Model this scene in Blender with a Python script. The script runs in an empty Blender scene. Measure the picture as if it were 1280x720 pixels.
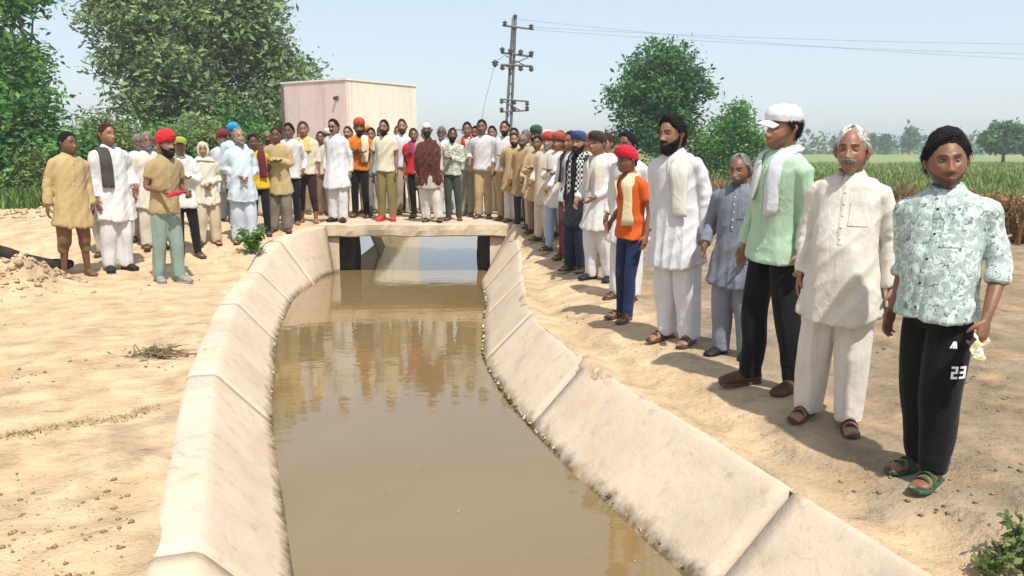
import bpy, math, random
import numpy as np
from mathutils import Vector, Matrix
from mathutils.bvhtree import BVHTree

# ------------------------------------------------------------------ scene, camera, light
sc = bpy.context.scene
COL = sc.collection
R = math.radians
random.seed(7)
rng = np.random.default_rng(7)

FPX, PITCH, HC = 1005.0, math.atan((360 - 186) / 1005.0), 1.60      # focal length in photo pixels, pitch, eye height
cam = bpy.data.cameras.new('camera')
cam_o = bpy.data.objects.new('camera', cam); COL.objects.link(cam_o)
cam.sensor_width = 36.0
cam.lens = 36.0 * FPX / 1280.0
cam.clip_start = 0.05; cam.clip_end = 6000
cam_o.location = (0, 0, HC)
cam_o.rotation_euler = (math.pi / 2 - PITCH, 0, 0)
sc.camera = cam_o

SUN_EL, SUN_AZ = R(60), math.atan2(0.42, -0.90)                     # sun stands behind the camera, to the right
world = bpy.data.worlds.new('World'); sc.world = world; world.use_nodes = True
wn = world.node_tree.nodes; wl = world.node_tree.links
bg = wn['Background']
sky = wn.new('ShaderNodeTexSky'); sky.sky_type = 'NISHITA'; sky.sun_disc = False
sky.sun_elevation = SUN_EL; sky.sun_rotation = SUN_AZ
sky.altitude = 200; sky.air_density = 1.0; sky.dust_density = 1.5; sky.ozone_density = 1.6
veil = wn.new('ShaderNodeMix'); veil.data_type = 'RGBA'; veil.inputs[0].default_value = 0.42       # even veil of thin high cloud
veil.inputs[7].default_value = (7.6, 8.3, 8.9, 1)
wl.new(sky.outputs[0], veil.inputs[6]); wl.new(veil.outputs[2], bg.inputs[0]); bg.inputs[1].default_value = 0.12
sun = bpy.data.lights.new('sun', 'SUN'); sun.energy = 5.0; sun.angle = R(1.0); sun.color = (1.0, 0.955, 0.88)
sun_o = bpy.data.objects.new('sun', sun); COL.objects.link(sun_o)
sd = Vector((math.sin(SUN_AZ) * math.cos(SUN_EL), math.cos(SUN_AZ) * math.cos(SUN_EL), math.sin(SUN_EL)))
sun_o.rotation_euler = sd.to_track_quat('Z', 'Y').to_euler(); sun_o.location = sd * 50
sc.view_settings.view_transform = 'Standard'; sc.view_settings.look = 'None'
sc.view_settings.exposure = 0.24; sc.view_settings.gamma = 1.0
sc.render.engine = 'CYCLES'

# ------------------------------------------------------------------ maths helpers
_perm = rng.permutation(256)
_grad = rng.normal(size=(256, 3)); _grad /= np.linalg.norm(_grad, axis=1)[:, None]
def pnoise(P):
    P = np.asarray(P, float); pi = np.floor(P).astype(int); pf = P - pi
    u = pf * pf * pf * (pf * (pf * 6 - 15) + 10)
    out = 0
    for dx in (0, 1):
        for dy in (0, 1):
            for dz in (0, 1):
                h = _perm[(_perm[(_perm[(pi[..., 0] + dx) & 255] + pi[..., 1] + dy) & 255] + pi[..., 2] + dz) & 255]
                g = _grad[h]
                d = g[..., 0] * (pf[..., 0] - dx) + g[..., 1] * (pf[..., 1] - dy) + g[..., 2] * (pf[..., 2] - dz)
                w = (u[..., 0] if dx else 1 - u[..., 0]) * (u[..., 1] if dy else 1 - u[..., 1]) * (u[..., 2] if dz else 1 - u[..., 2])
                out = out + d * w
    return out * 1.5
def noise2(x, y, f, o=0.0):
    x, y = np.broadcast_arrays(np.asarray(x, float), np.asarray(y, float))
    return pnoise(np.stack([x * f + o, y * f - o, np.full(x.shape, o * 0.37 + 0.5)], -1))
def sstep(a, b, x):
    t = np.clip((np.asarray(x, float) - a) / (b - a), 0, 1); return t * t * (3 - 2 * t)
def ray(px, py):
    u = (px - 640) / FPX; v = (360 - py) / FPX
    return np.array([u, math.cos(PITCH) + v * math.sin(PITCH), -math.sin(PITCH) + v * math.cos(PITCH)])
def at_depth(px, py, Y):
    d = ray(px, py); t = Y / d[1]; return np.array([d[0] * t, Y, HC + d[2] * t])

# canal crest lines X(Y), read off the joints of the lining
_Yk = np.array([-60, -6, 0, 3.0, 5.56, 8.19, 10.3, 11.6, 12.3, 12.75, 13.1, 15.6, 20, 60, 62, 9000.])
_Lk = np.array([16, 1.6, -0.22, -1.24, -2.12, -2.85, -3.27, -3.46, -3.44, -3.1, -2.78, -2.78, -2.9, -4.2, -3.2, -3.2])
_Yr = np.array([-60, -6, 0, 3.5, 5.73, 7.38, 9.3, 11.4, 12.6, 13.1, 15.6, 20, 60, 62, 9000.])
_Rk = np.array([19, 4.4, 2.48, 1.28, 0.52, 0.16, 0.10, 0.09, 0.04, 0.0, -0.2, -0.4, -1.2, -3.2, -3.2])
def _smooth_interp(Y, k, v):
    Y = np.asarray(Y, float); o = 0
    for d, w in ((-0.5, .2), (-0.25, .2), (0, .2), (0.25, .2), (0.5, .2)):
        o = o + w * np.interp(Y + d, k, v)
    return o
def Lc(Y): return _smooth_interp(Y, _Yk, _Lk)
def Rc(Y): return _smooth_interp(Y, _Yr, _Rk)
WATER_Z = -0.40
DECK = (-3.15, 0.03, 12.95, 15.7, 0.40)
def crest_z(Y, right):
    return 0.02 + (0.04 if right else 0.0) * sstep(2, 5, Y) + 0.36 * sstep(10.2, 13.0, Y) * (1 - 0.6 * sstep(18, 26, Y))
def ground_z(X, Y):
    X = np.asarray(X, float); Y = np.asarray(Y, float)
    L, Rr = Lc(Y), Rc(Y); mid = (L + Rr) / 2
    right = X > mid
    s = np.where(right, X - Rr, L - X)                               # distance outward from the crest
    rise = np.where(right, 0.36 * sstep(9.3, 12.8, Y), 0.36 * sstep(9.6, 12.9, Y))
    rise = rise * (1 - 0.75 * sstep(3.0, 8.0, s)) * (1 - 0.6 * sstep(18, 26, Y))
    base = np.where(right, 0.07 * sstep(0.1, 0.9, s), 0.05 * sstep(0.15, 1.5, s)) + 0.005
    near = 1 - 0.92 * sstep(20, 50, np.hypot(X, Y))
    nz = 0.032 * noise2(X, Y, 0.55, 3.1) + 0.016 * noise2(X, Y, 1.9, 9.7) + 0.011 * noise2(X, Y, 5.2, 1.3)
    nz = nz + 0.008 * np.maximum(0, noise2(X, Y, 9.0, 5.5))
    nz = nz * near * sstep(0.05, 0.45, s)
    edge = np.where(right, 0.006 - 0.035 * (1 - sstep(0.0, 0.10, s)), -0.028 * (1 - sstep(0.02, 0.26, s))) + np.where(right, .03, .022) * noise2(X, Y, 2.3, 21.0) * (1 - sstep(0.25, 0.8, s)) * sstep(0, .08, s)
    edge = edge + np.where(right, .035 * sstep(0.15, .5, s), 0)
    m = 0.46 * np.exp(-(((X + 5.6) / 0.45) ** 2 + ((Y - 8.7) / 0.55) ** 2)) * (1 + 0.7 * noise2(X, Y, 2.1, 4.0) + .4 * noise2(X, Y, 5.1, 2.0))   # rubble heap
    m = m - 0.12 * np.exp(-(((X + 7.0 + 0.30 * (Y - 10.6)) / 1.3) ** 2 + ((Y - 10.7 - 0.1 * (X + 7)) / 0.32) ** 2))   # narrow ditch behind it
    m = m + 0.30 * np.exp(-(((X + 8.5) / 2.4) ** 2 + ((Y - 15.8) / 1.2) ** 2)) * (1 + 0.4 * noise2(X, Y, 1.1, 8.0))
    return base + rise + nz + edge + m
def stand_z(X, Y):
    if DECK[0] < X < DECK[1] and DECK[2] < Y < DECK[3]: return DECK[4] + 0.012
    return float(ground_z(X, Y))
def on_ground(px, py):
    d = ray(px, py); z = 0.05
    for _ in range(9):
        t = (z - HC) / d[2]; z = 0.5 * z + 0.5 * stand_z(d[0] * t, d[1] * t)
    t = (z - HC) / d[2]
    return np.array([d[0] * t, d[1] * t, stand_z(d[0] * t, d[1] * t)])

# ------------------------------------------------------------------ materials
def mat(name):
    m = bpy.data.materials.get(name)
    if m: return m, None, None, None
    m = bpy.data.materials.new(name); m.use_nodes = True
    nt = m.node_tree; return m, nt, nt.nodes['Principled BSDF'], nt.links
def lin(r, g, b):
    f = lambda c: ((c / 255 + 0.055) / 1.055) ** 2.4 if c > 10 else c / 255 / 12.92
    return (f(r), f(g), f(b), 1)
def N(nt, t, **kw):
    n = nt.nodes.new(t)
    for k, v in kw.items():
        if k.startswith('i_'): n.inputs[k[2:].replace('_', ' ')].default_value = v
        else: setattr(n, k, v)
    return n
def noise_node(nt, co, scale, detail=4, rough=0.55, dist=0.0):
    n = N(nt, 'ShaderNodeTexNoise'); n.inputs['Scale'].default_value = scale; n.inputs['Detail'].default_value = detail
    n.inputs['Roughness'].default_value = rough; n.inputs['Distortion'].default_value = dist
    if co is not None: nt.links.new(co, n.inputs['Vector'])
    return n
def ramp(nt, src, stops):
    r = N(nt, 'ShaderNodeValToRGB'); e = r.color_ramp.elements
    while len(e) < len(stops): e.new(0.5)
    for i, (p, c) in enumerate(stops):
        e[i].position = p; e[i].color = c if len(c) == 4 else (*c, 1)
    nt.links.new(src, r.inputs[0]); return r
def mixc(nt, f, a, b, mode='MIX'):
    m = N(nt, 'ShaderNodeMix', data_type='RGBA', blend_type=mode)
    for sock, v in ((m.inputs[0], f), (m.inputs[6], a), (m.inputs[7], b)):
        if isinstance(v, (int, float)): sock.default_value = v
        elif isinstance(v, tuple): sock.default_value = v
        else: nt.links.new(v, sock)
    return m.outputs[2]
def bump(nt, src, bs, strength, dist):
    b = N(nt, 'ShaderNodeBump'); b.inputs['Strength'].default_value = strength; b.inputs['Distance'].default_value = dist
    nt.links.new(src, b.inputs['Height']); nt.links.new(b.outputs[0], bs.inputs['Normal']); return b
def obco(nt): return N(nt, 'ShaderNodeTexCoord').outputs['Object']
def g1(v): return (v, v, v, 1)

def m_plain(name, c, rough=0.7, var=0.15, scale=6.0, bmp=0.0, bscale=40, spec=0.3, metal=0.0):
    m, nt, bs, lk = mat(name)
    if nt is None: return m
    co = obco(nt); n = noise_node(nt, co, scale, 5)
    dark = tuple(x * (1 - var) for x in c[:3]) + (1,); lite = tuple(min(1, x * (1 + var)) for x in c[:3]) + (1,)
    r = ramp(nt, n.outputs[0], [(0.3, dark), (0.7, lite)])
    lk.new(r.outputs[0], bs.inputs['Base Color']); bs.inputs['Roughness'].default_value = rough
    bs.inputs['Specular IOR Level'].default_value = spec; bs.inputs['Metallic'].default_value = metal
    if bmp: bump(nt, noise_node(nt, co, bscale, 5).outputs[0], bs, bmp, 0.01)
    return m

def m_ground():
    m, nt, bs, lk = mat('sandy_soil')
    co = obco(nt)
    n1 = noise_node(nt, co, 0.55, 6, 0.6, 0.4); n2 = noise_node(nt, co, 3.2, 8, 0.68); n3 = noise_node(nt, co, 22, 6, 0.7)
    sand = ramp(nt, n2.outputs[0], [(0.30, (0.42, 0.29, 0.17)), (0.52, (0.575, 0.42, 0.258)), (0.72, (0.66, 0.50, 0.328))])
    earth = ramp(nt, n2.outputs[0], [(0.28, (0.14, 0.102, 0.064)), (0.5, (0.24, 0.182, 0.12)), (0.75, (0.345, 0.265, 0.178))])
    sep = N(nt, 'ShaderNodeSeparateXYZ'); lk.new(co, sep.inputs[0])
    # trodden grey earth lies away from the right-hand crest; drifted sand near the canal
    mx = N(nt, 'ShaderNodeMapRange'); lk.new(sep.outputs['X'], mx.inputs[0]); mx.inputs[1].default_value = 1.5; mx.inputs[2].default_value = 2.5
    a = N(nt, 'ShaderNodeMath', operation='MULTIPLY_ADD'); lk.new(sep.outputs['Y'], a.inputs[0]); a.inputs[1].default_value = 0.10; lk.new(sep.outputs['X'], a.inputs[2])
    lk.new(a.outputs[0], mx.inputs[0])
    ad = N(nt, 'ShaderNodeMath', operation='MULTIPLY_ADD'); lk.new(n1.outputs[0], ad.inputs[0]); ad.inputs[1].default_value = 1.6; lk.new(mx.outputs[0], ad.inputs[2])
    sb = N(nt, 'ShaderNodeMapRange'); lk.new(ad.outputs[0], sb.inputs[0]); sb.inputs[1].default_value = 0.95; sb.inputs[2].default_value = 1.6; sb.inputs[4].default_value = 0.9
    c = mixc(nt, sb.outputs[0], sand.outputs[0], earth.outputs[0])
    # damp grey streaks and orange silt
    w = noise_node(nt, co, 0.9, 5, 0.6, 1.2)
    pf = ramp(nt, w.outputs[0], [(0.54, g1(0)), (0.66, g1(0.5))])
    c = mixc(nt, pf.outputs[0], c, (0.27, 0.22, 0.155, 1))
    o = noise_node(nt, co, 1.7, 6, 0.6, 0.8)
    of = ramp(nt, o.outputs[0], [(0.52, g1(0)), (0.66, g1(0.5))])
    c = mixc(nt, of.outputs[0], c, (0.56, 0.34, 0.17, 1))
    sp = ramp(nt, n3.outputs[0], [(0.30, g1(0.55)), (0.42, g1(1.0)), (0.7, g1(1.0)), (0.8, g1(1.12))])
    c = mixc(nt, 1.0, c, sp.outputs[0], 'MULTIPLY')
    # grass colour beyond the working strip
    gy = N(nt, 'ShaderNodeMapRange'); lk.new(sep.outputs['Y'], gy.inputs[0]); gy.inputs[1].default_value = 20; gy.inputs[2].default_value = 26
    gn = ramp(nt, noise_node(nt, co, 0.25, 6).outputs[0], [(0.35, (0.10, 0.15, 0.035)), (0.6, (0.19, 0.22, 0.06))])
    c = mixc(nt, gy.outputs[0], c, gn.outputs[0])
    lk.new(c, bs.inputs['Base Color']); bs.inputs['Roughness'].default_value = 0.95; bs.inputs['Specular IOR Level'].default_value = 0.12
    hs = N(nt, 'ShaderNodeMath', operation='MULTIPLY_ADD'); lk.new(n3.outputs[0], hs.inputs[0]); hs.inputs[1].default_value = 0.30; lk.new(n2.outputs[0], hs.inputs[2])
    vo = N(nt, 'ShaderNodeTexVoronoi', feature='SMOOTH_F1'); vo.inputs['Scale'].default_value = 4.2
    wv = N(nt, 'ShaderNodeVectorMath', operation='MULTIPLY_ADD'); lk.new(n2.outputs['Color'], wv.inputs[0]); wv.inputs[1].default_value = (.3, .3, .3); lk.new(co, wv.inputs[2]); lk.new(wv.outputs[0], vo.inputs['Vector'])
    dm = N(nt, 'ShaderNodeMath', operation='MULTIPLY_ADD'); lk.new(vo.outputs['Distance'], dm.inputs[0]); dm.inputs[1].default_value = 0.9; lk.new(hs.outputs[0], dm.inputs[2])
    bump(nt, dm.outputs[0], bs, 1.0, 0.06)
    return m

def m_concrete(name, c, stain=0.35):
    m, nt, bs, lk = mat(name)
    if nt is None: return m
    co = obco(nt)
    n1 = noise_node(nt, co, 1.3, 7, 0.62, 0.5); n2 = noise_node(nt, co, 9, 8, 0.7); n3 = noise_node(nt, co, 70, 4)
    r1 = ramp(nt, n1.outputs[0], [(0.30, tuple(x * (1 - stain) for x in c)), (0.5, c), (0.72, tuple(min(.85, x * 1.12) for x in c))])
    r2 = ramp(nt, n2.outputs[0], [(0.28, g1(0.72)), (0.45, g1(1)), (0.8, g1(1.06))])
    cc = mixc(nt, 1.0, r1.outputs[0], r2.outputs[0], 'MULTIPLY')
    sep = N(nt, 'ShaderNodeSeparateXYZ'); lk.new(co, sep.inputs[0])
    wz = N(nt, 'ShaderNodeMath', operation='MULTIPLY_ADD'); lk.new(n2.outputs[0], wz.inputs[0]); wz.inputs[1].default_value = 0.16; lk.new(sep.outputs['Z'], wz.inputs[2])
    wet = ramp(nt, wz.outputs[0], [(0.0, g1(1)), (1, g1(0))])
    mr = N(nt, 'ShaderNodeMapRange'); lk.new(wz.outputs[0], mr.inputs[0]); mr.inputs[1].default_value = -0.315; mr.inputs[2].default_value = -0.245; mr.inputs[3].default_value = 1; mr.inputs[4].default_value = 0
    nt.nodes.remove(wet)
    cc = mixc(nt, mr.outputs[0], cc, (0.13, 0.095, 0.05, 1))        # damp silt line left by the water
    vd = N(nt, 'ShaderNodeTexVoronoi', feature='DISTANCE_TO_EDGE'); vd.inputs['Scale'].default_value = 0.9
    wv = N(nt, 'ShaderNodeVectorMath', operation='MULTIPLY_ADD'); lk.new(n2.outputs['Color'], wv.inputs[0]); wv.inputs[1].default_value = (.35, .35, .35); lk.new(co, wv.inputs[2]); lk.new(wv.outputs[0], vd.inputs['Vector'])
    ck = ramp(nt, vd.outputs['Distance'], [(0.0, g1(1)), (0.006, g1(0))]); cm = ramp(nt, noise_node(nt, co, 0.7, 3).outputs[0], [(0.5, g1(0)), (0.58, g1(0.7))])
    cf = N(nt, 'ShaderNodeMath', operation='MULTIPLY'); lk.new(ck.outputs[0], cf.inputs[0]); lk.new(cm.outputs[0], cf.inputs[1])
    cc = mixc(nt, cf.outputs[0], cc, (0.16, 0.12, 0.085, 1))        # hairline cracks
    du = ramp(nt, noise_node(nt, co, 2.2, 7, 0.7, 0.6).outputs[0], [(0.50, g1(0)), (0.68, g1(0.75))]); cc = mixc(nt, du.outputs[0], cc, (0.55, 0.40, 0.25, 1))   # blown sand
    lk.new(cc, bs.inputs['Base Color']); bs.inputs['Roughness'].default_value = 0.9; bs.inputs['Specular IOR Level'].default_value = 0.2
    hs = N(nt, 'ShaderNodeMath', operation='MULTIPLY_ADD'); lk.new(n3.outputs[0], hs.inputs[0]); hs.inputs[1].default_value = 0.25; lk.new(n2.outputs[0], hs.inputs[2])
    bump(nt, hs.outputs[0], bs, 0.4, 0.02)
    return m

def m_water():
    m, nt, bs, lk = mat('muddy_water')
    co = obco(nt)
    n = noise_node(nt, co, 0.5, 5, 0.55, 0.6)
    r = ramp(nt, n.outputs[0], [(0.3, (0.172, 0.116, 0.048)), (0.7, (0.212, 0.150, 0.070))])
    lk.new(r.outputs[0], bs.inputs['Base Color'])
    bs.inputs['Roughness'].default_value = 0.035; bs.inputs['IOR'].default_value = 1.45; bs.inputs['Specular IOR Level'].default_value = 0.85
    mp = N(nt, 'ShaderNodeMapping'); lk.new(co, mp.inputs[0]); mp.inputs['Scale'].default_value = (1.0, 1.8, 1)
    a = noise_node(nt, mp.outputs[0], 3.5, 3, 0.5); b = noise_node(nt, mp.outputs[0], 26, 2, 0.5)
    h = N(nt, 'ShaderNodeMath', operation='MULTIPLY_ADD'); lk.new(b.outputs[0], h.inputs[0]); h.inputs[1].default_value = 0.06; lk.new(a.outputs[0], h.inputs[2])
    bump(nt, h.outputs[0], bs, 0.085, 0.03)
    return m

def m_leaf(name, c, var=0.45, trans=0.35):
    m, nt, bs, lk = mat(name)
    if nt is None: return m
    geo = N(nt, 'ShaderNodeNewGeometry'); co = obco(nt)
    a = tuple(x * (1 - var) for x in c) + (1,); b = (min(1, c[0] * (1 + var * 1.25)), min(1, c[1] * (1 + var)), c[2] * (1 + 0.3 * var), 1)
    r = ramp(nt, geo.outputs['Random Per Island'], [(0.0, a), (0.5, (*c, 1)), (1.0, b)])
    n = ramp(nt, noise_node(nt, co, 0.9, 3).outputs[0], [(0.3, g1(0.7)), (0.7, g1(1.25))])
    cc = mixc(nt, 1.0, r.outputs[0], n.outputs[0], 'MULTIPLY')
    lk.new(cc, bs.inputs['Base Color']); bs.inputs['Roughness'].default_value = 0.55; bs.inputs['Specular IOR Level'].default_value = 0.35
    tr = N(nt, 'ShaderNodeBsdfTranslucent'); lk.new(cc, tr.inputs[0])
    mx = N(nt, 'ShaderNodeMixShader'); mx.inputs[0].default_value = trans
    lk.new(bs.outputs[0], mx.inputs[1]); lk.new(tr.outputs[0], mx.inputs[2]); lk.new(mx.outputs[0], nt.nodes['Material Output'].inputs[0])
    return m

def m_cloth(c, pattern=None, c2=None, c3=None):
    k_ = 0.60 / max(0.60, max(c[:3])); c = tuple(x * k_ for x in c[:3]) + (1,)                  # washed cotton is never brighter than this
    key = 'cloth_' + '_'.join('%d' % round(x * 1000) for x in c[:3]) + (pattern or '') + ('_%d' % round(sum(c2[:3]) * 1000) if c2 else '')
    m, nt, bs, lk = mat(key)
    if nt is None: return m
    co = obco(nt)
    n = noise_node(nt, co, 7, 5, 0.6)
    base = ramp(nt, n.outputs[0], [(0.3, tuple(x * 0.90 for x in c[:3])), (0.7, tuple(min(.86, x * 1.05) for x in c[:3]))]).outputs[0]
    if pattern == 'camo':
        p1 = noise_node(nt, co, 26, 3, 0.5, 1.0); f1 = ramp(nt, p1.outputs[0], [(0.50, g1(0)), (0.54, g1(1))])
        base = mixc(nt, f1.outputs[0], base, c2)
        mp = N(nt, 'ShaderNodeMapping'); lk.new(co, mp.inputs[0]); mp.inputs['Location'].default_value = (3, 7, 1)
        p2 = noise_node(nt, mp.outputs[0], 34, 3, 0.5, 1.4); f2 = ramp(nt, p2.outputs[0], [(0.60, g1(0)), (0.63, g1(1))])
        base = mixc(nt, f2.outputs[0], base, c3 or c2)
    elif pattern == 'stripe':
        w = N(nt, 'ShaderNodeTexWave'); w.bands_direction = 'X'; w.inputs['Scale'].default_value = 14; w.inputs['Distortion'].default_value = 1.0; lk.new(co, w.inputs[0])
        f1 = ramp(nt, w.outputs[0], [(0.55, g1(0)), (0.6, g1(1))]); base = mixc(nt, f1.outputs[0], base, c2)
    elif pattern == 'check':
        k = N(nt, 'ShaderNodeTexChecker'); k.inputs['Scale'].default_value = 30; lk.new(co, k.inputs[0])
        k.inputs[1].default_value = g1(0); k.inputs[2].default_value = g1(1); base = mixc(nt, k.outputs[0], base, c2)
    lk.new(base, bs.inputs['Base Color']); bs.inputs['Roughness'].default_value = 0.9; bs.inputs['Specular IOR Level'].default_value = 0.15
    bs.inputs['Sheen Weight'].default_value = 0.08
    mp = N(nt, 'ShaderNodeMapping'); lk.new(co, mp.inputs[0]); mp.inputs['Scale'].default_value = (1, 1, 0.45)
    wr0 = noise_node(nt, mp.outputs[0], 10, 4, 0.55, 1.1); wa = N(nt, 'ShaderNodeMath', operation='SUBTRACT'); lk.new(wr0.outputs[0], wa.inputs[0]); wa.inputs[1].default_value = .5
    wr = N(nt, 'ShaderNodeMath', operation='ABSOLUTE'); lk.new(wa.outputs[0], wr.inputs[0])
    wr2 = noise_node(nt, mp.outputs[0], 42, 4, 0.6, 1.5); hs = N(nt, 'ShaderNodeMath', operation='MULTIPLY_ADD'); lk.new(wr2.outputs[0], hs.inputs[0]); hs.inputs[1].default_value = 0.10; lk.new(wr.outputs[0], hs.inputs[2])
    bump(nt, hs.outputs[0], bs, 0.36, 0.04)
    return m

def m_skin(tone):
    tones = [(0.195, 0.088, 0.047), (0.255, 0.123, 0.068), (0.32, 0.165, 0.096), (0.145, 0.064, 0.034)]
    m, nt, bs, lk = mat('skin_tone_%d' % tone)
    if nt is None: return m
    c = tones[tone]; co = obco(nt)
    n = noise_node(nt, co, 14, 5); base = ramp(nt, n.outputs[0], [(0.3, tuple(x * .85 for x in c)), (0.7, tuple(x * 1.12 for x in c))]).outputs[0]
    at = N(nt, 'ShaderNodeAttribute'); at.attribute_name = 'tint'
    sp = N(nt, 'ShaderNodeSeparateColor'); lk.new(at.outputs['Color'], sp.inputs[0])
    base = mixc(nt, sp.outputs[1], base, (c[0] * 0.85, c[1] * 0.55, c[2] * 0.6, 1))
    base = mixc(nt, sp.outputs[0], base, (0.012, 0.010, 0.009, 1))
    lk.new(base, bs.inputs['Base Color']); bs.inputs['Roughness'].default_value = 0.46; bs.inputs['Specular IOR Level'].default_value = 0.45
    bump(nt, noise_node(nt, co, 45, 6, 0.7).outputs[0], bs, 0.35, 0.006)
    return m

def m_hair(kind):
    c = {'black': (0.010, 0.009, 0.008), 'grey': (0.20, 0.19, 0.18), 'white': (0.55, 0.53, 0.50), 'brown': (0.05, 0.022, 0.012)}[kind]
    m, nt, bs, lk = mat('hair_' + kind)
    if nt is None: return m
    co = obco(nt); mp = N(nt, 'ShaderNodeMapping'); lk.new(co, mp.inputs[0]); mp.inputs['Scale'].default_value = (1, 0.35, 1)
    n = noise_node(nt, mp.outputs[0], 130, 4)
    r = ramp(nt, n.outputs[0], [(0.3, tuple(x * .6 for x in c)), (0.7, tuple(min(1, x * 1.4) for x in c))])
    lk.new(r.outputs[0], bs.inputs['Base Color']); bs.inputs['Roughness'].default_value = 0.75; bs.inputs['Specular IOR Level'].default_value = 0.12
    bump(nt, n.outputs[0], bs, 0.5, 0.006); return m

# ------------------------------------------------------------------ mesh builder
class MB:
    def __init__(s): s.v = []; s.f = []; s.m = []
    def add(s, V, F, mi=0):
        o = len(s.v); s.v.extend([tuple(p) for p in np.asarray(V, float)])
        s.f.extend([tuple(i + o for i in q) for q in F]); s.m.extend([mi] * len(F))
    def grid(s, P, mi=0, wrap=False, flip=False):
        P = np.asarray(P, float); a, b = P.shape[:2]; F = []
        for i in range(a - 1):
            for j in range(b if wrap else b - 1):
                k = (j + 1) % b
                q = (i * b + j, i * b + k, (i + 1) * b + k, (i + 1) * b + j)
                F.append(q[::-1] if flip else q)
        s.add(P.reshape(-1, 3), F, mi)
    def box(s, x0, x1, y0, y1, z0, z1, M=None, mi=0):
        V = [Vector((x, y, z)) for z in (z0, z1) for y in (y0, y1) for x in (x0, x1)]
        if M is not None: V = [M @ v for v in V]
        s.add(V, [(0, 2, 3, 1), (4, 5, 7, 6), (0, 1, 5, 4), (2, 6, 7, 3), (0, 4, 6, 2), (1, 3, 7, 5)], mi)
    def tube(s, pts, rad, n=10, ref=(0, 1, 0.001), mi=0, cap=True):
        pts = np.asarray(pts, float); k = len(pts)
        rad = np.asarray(rad, float)
        if rad.ndim == 1: rad = np.stack([rad, rad], 1)
        t = np.gradient(pts, axis=0); t /= np.linalg.norm(t, axis=1)[:, None] + 1e-9
        ref = np.asarray(ref, float); ref = np.broadcast_to(ref, (k, 3)) if ref.ndim == 1 else ref
        side = np.cross(t, ref); ln = np.linalg.norm(side, axis=1)[:, None]
        side = np.where(ln < 1e-3, np.array([1, 0, 0.]), side / np.maximum(ln, 1e-6)); nr = np.cross(side, t)
        a = np.linspace(0, 2 * math.pi, n, endpoint=False)
        P = pts[:, None] + rad[:, 0, None, None] * np.cos(a)[None, :, None] * side[:, None] + rad[:, 1, None, None] * np.sin(a)[None, :, None] * nr[:, None]
        o = len(s.v); s.grid(P, mi, wrap=True)
        if cap:
            c0 = len(s.v); s.v.append(tuple(pts[0])); s.v.append(tuple(pts[-1]))
            for j in range(n):
                s.f.append((o + (j + 1) % n, o + j, c0)); s.m.append(mi)
                e = o + (k - 1) * n; s.f.append((e + j, e + (j + 1) % n, c0 + 1)); s.m.append(mi)
    def mesh(s, name, mats, smooth=True):
        me = bpy.data.meshes.new(name); me.from_pydata(s.v, [], s.f)
        for m in (mats if isinstance(mats, (list, tuple)) else [mats]): me.materials.append(m)
        if len(me.polygons):
            me.polygons.foreach_set('material_index', np.array(s.m, np.int32))
            me.polygons.foreach_set('use_smooth', np.full(len(s.f), smooth))
        me.update(); return me
    def build(s, name, mats, parent=None, smooth=True, loc=None):
        return link(name, s.mesh(name, mats, smooth), parent, loc)
def link(name, me, parent=None, loc=None):
    o = bpy.data.objects.new(name, me); COL.objects.link(o)
    if parent is not None: o.parent = parent
    if loc is not None: o.location = loc
    return o
def tag(o, label, cat, group=None, kind=None):
    if label: o['label'] = label
    if cat: o['category'] = cat
    if group: o['group'] = group
    if kind: o['kind'] = kind
    return o
def empty(name, loc, rz=0, scale=1):
    o = bpy.data.objects.new(name, None); COL.objects.link(o); o.empty_display_size = 0.1
    o.location = loc; o.rotation_euler = (0, 0, rz); o.scale = (scale,) * 3; return o
def fast_mesh(name, V, F4, material, smooth=False):
    """many quads at once from numpy arrays"""
    V = np.asarray(V, np.float32); F4 = np.asarray(F4, np.int32)
    me = bpy.data.meshes.new(name); me.vertices.add(len(V)); me.vertices.foreach_set('co', V.ravel())
    k = F4.shape[1]
    me.loops.add(F4.size); me.loops.foreach_set('vertex_index', F4.ravel())
    me.polygons.add(len(F4)); me.polygons.foreach_set('loop_start', np.arange(0, F4.size, k, dtype=np.int32))
    me.materials.append(material); me.update(calc_edges=True)
    if smooth: me.polygons.foreach_set('use_smooth', np.full(len(F4), True))
    return me
def cr(pts, rads, sub=4):
    """Catmull-Rom resampling of a path with radii"""
    p = np.asarray(pts, float); r = np.asarray(rads, float)
    if r.ndim == 1: r = r[:, None]
    q = np.concatenate([p, r], 1); q = np.vstack([2 * q[0] - q[1], q, 2 * q[-1] - q[-2]]); out = []
    for i in range(1, len(q) - 2):
        for t in np.linspace(0, 1, sub, endpoint=False):
            a, b, c, d = q[i - 1:i + 3]
            out.append(0.5 * ((2 * b) + (-a + c) * t + (2 * a - 5 * b + 4 * c - d) * t * t + (-a + 3 * b - 3 * c + d) * t ** 3))
    out.append(q[-2]); out = np.array(out); return out[:, :3], np.maximum(out[:, 3:], 1e-4)

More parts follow.
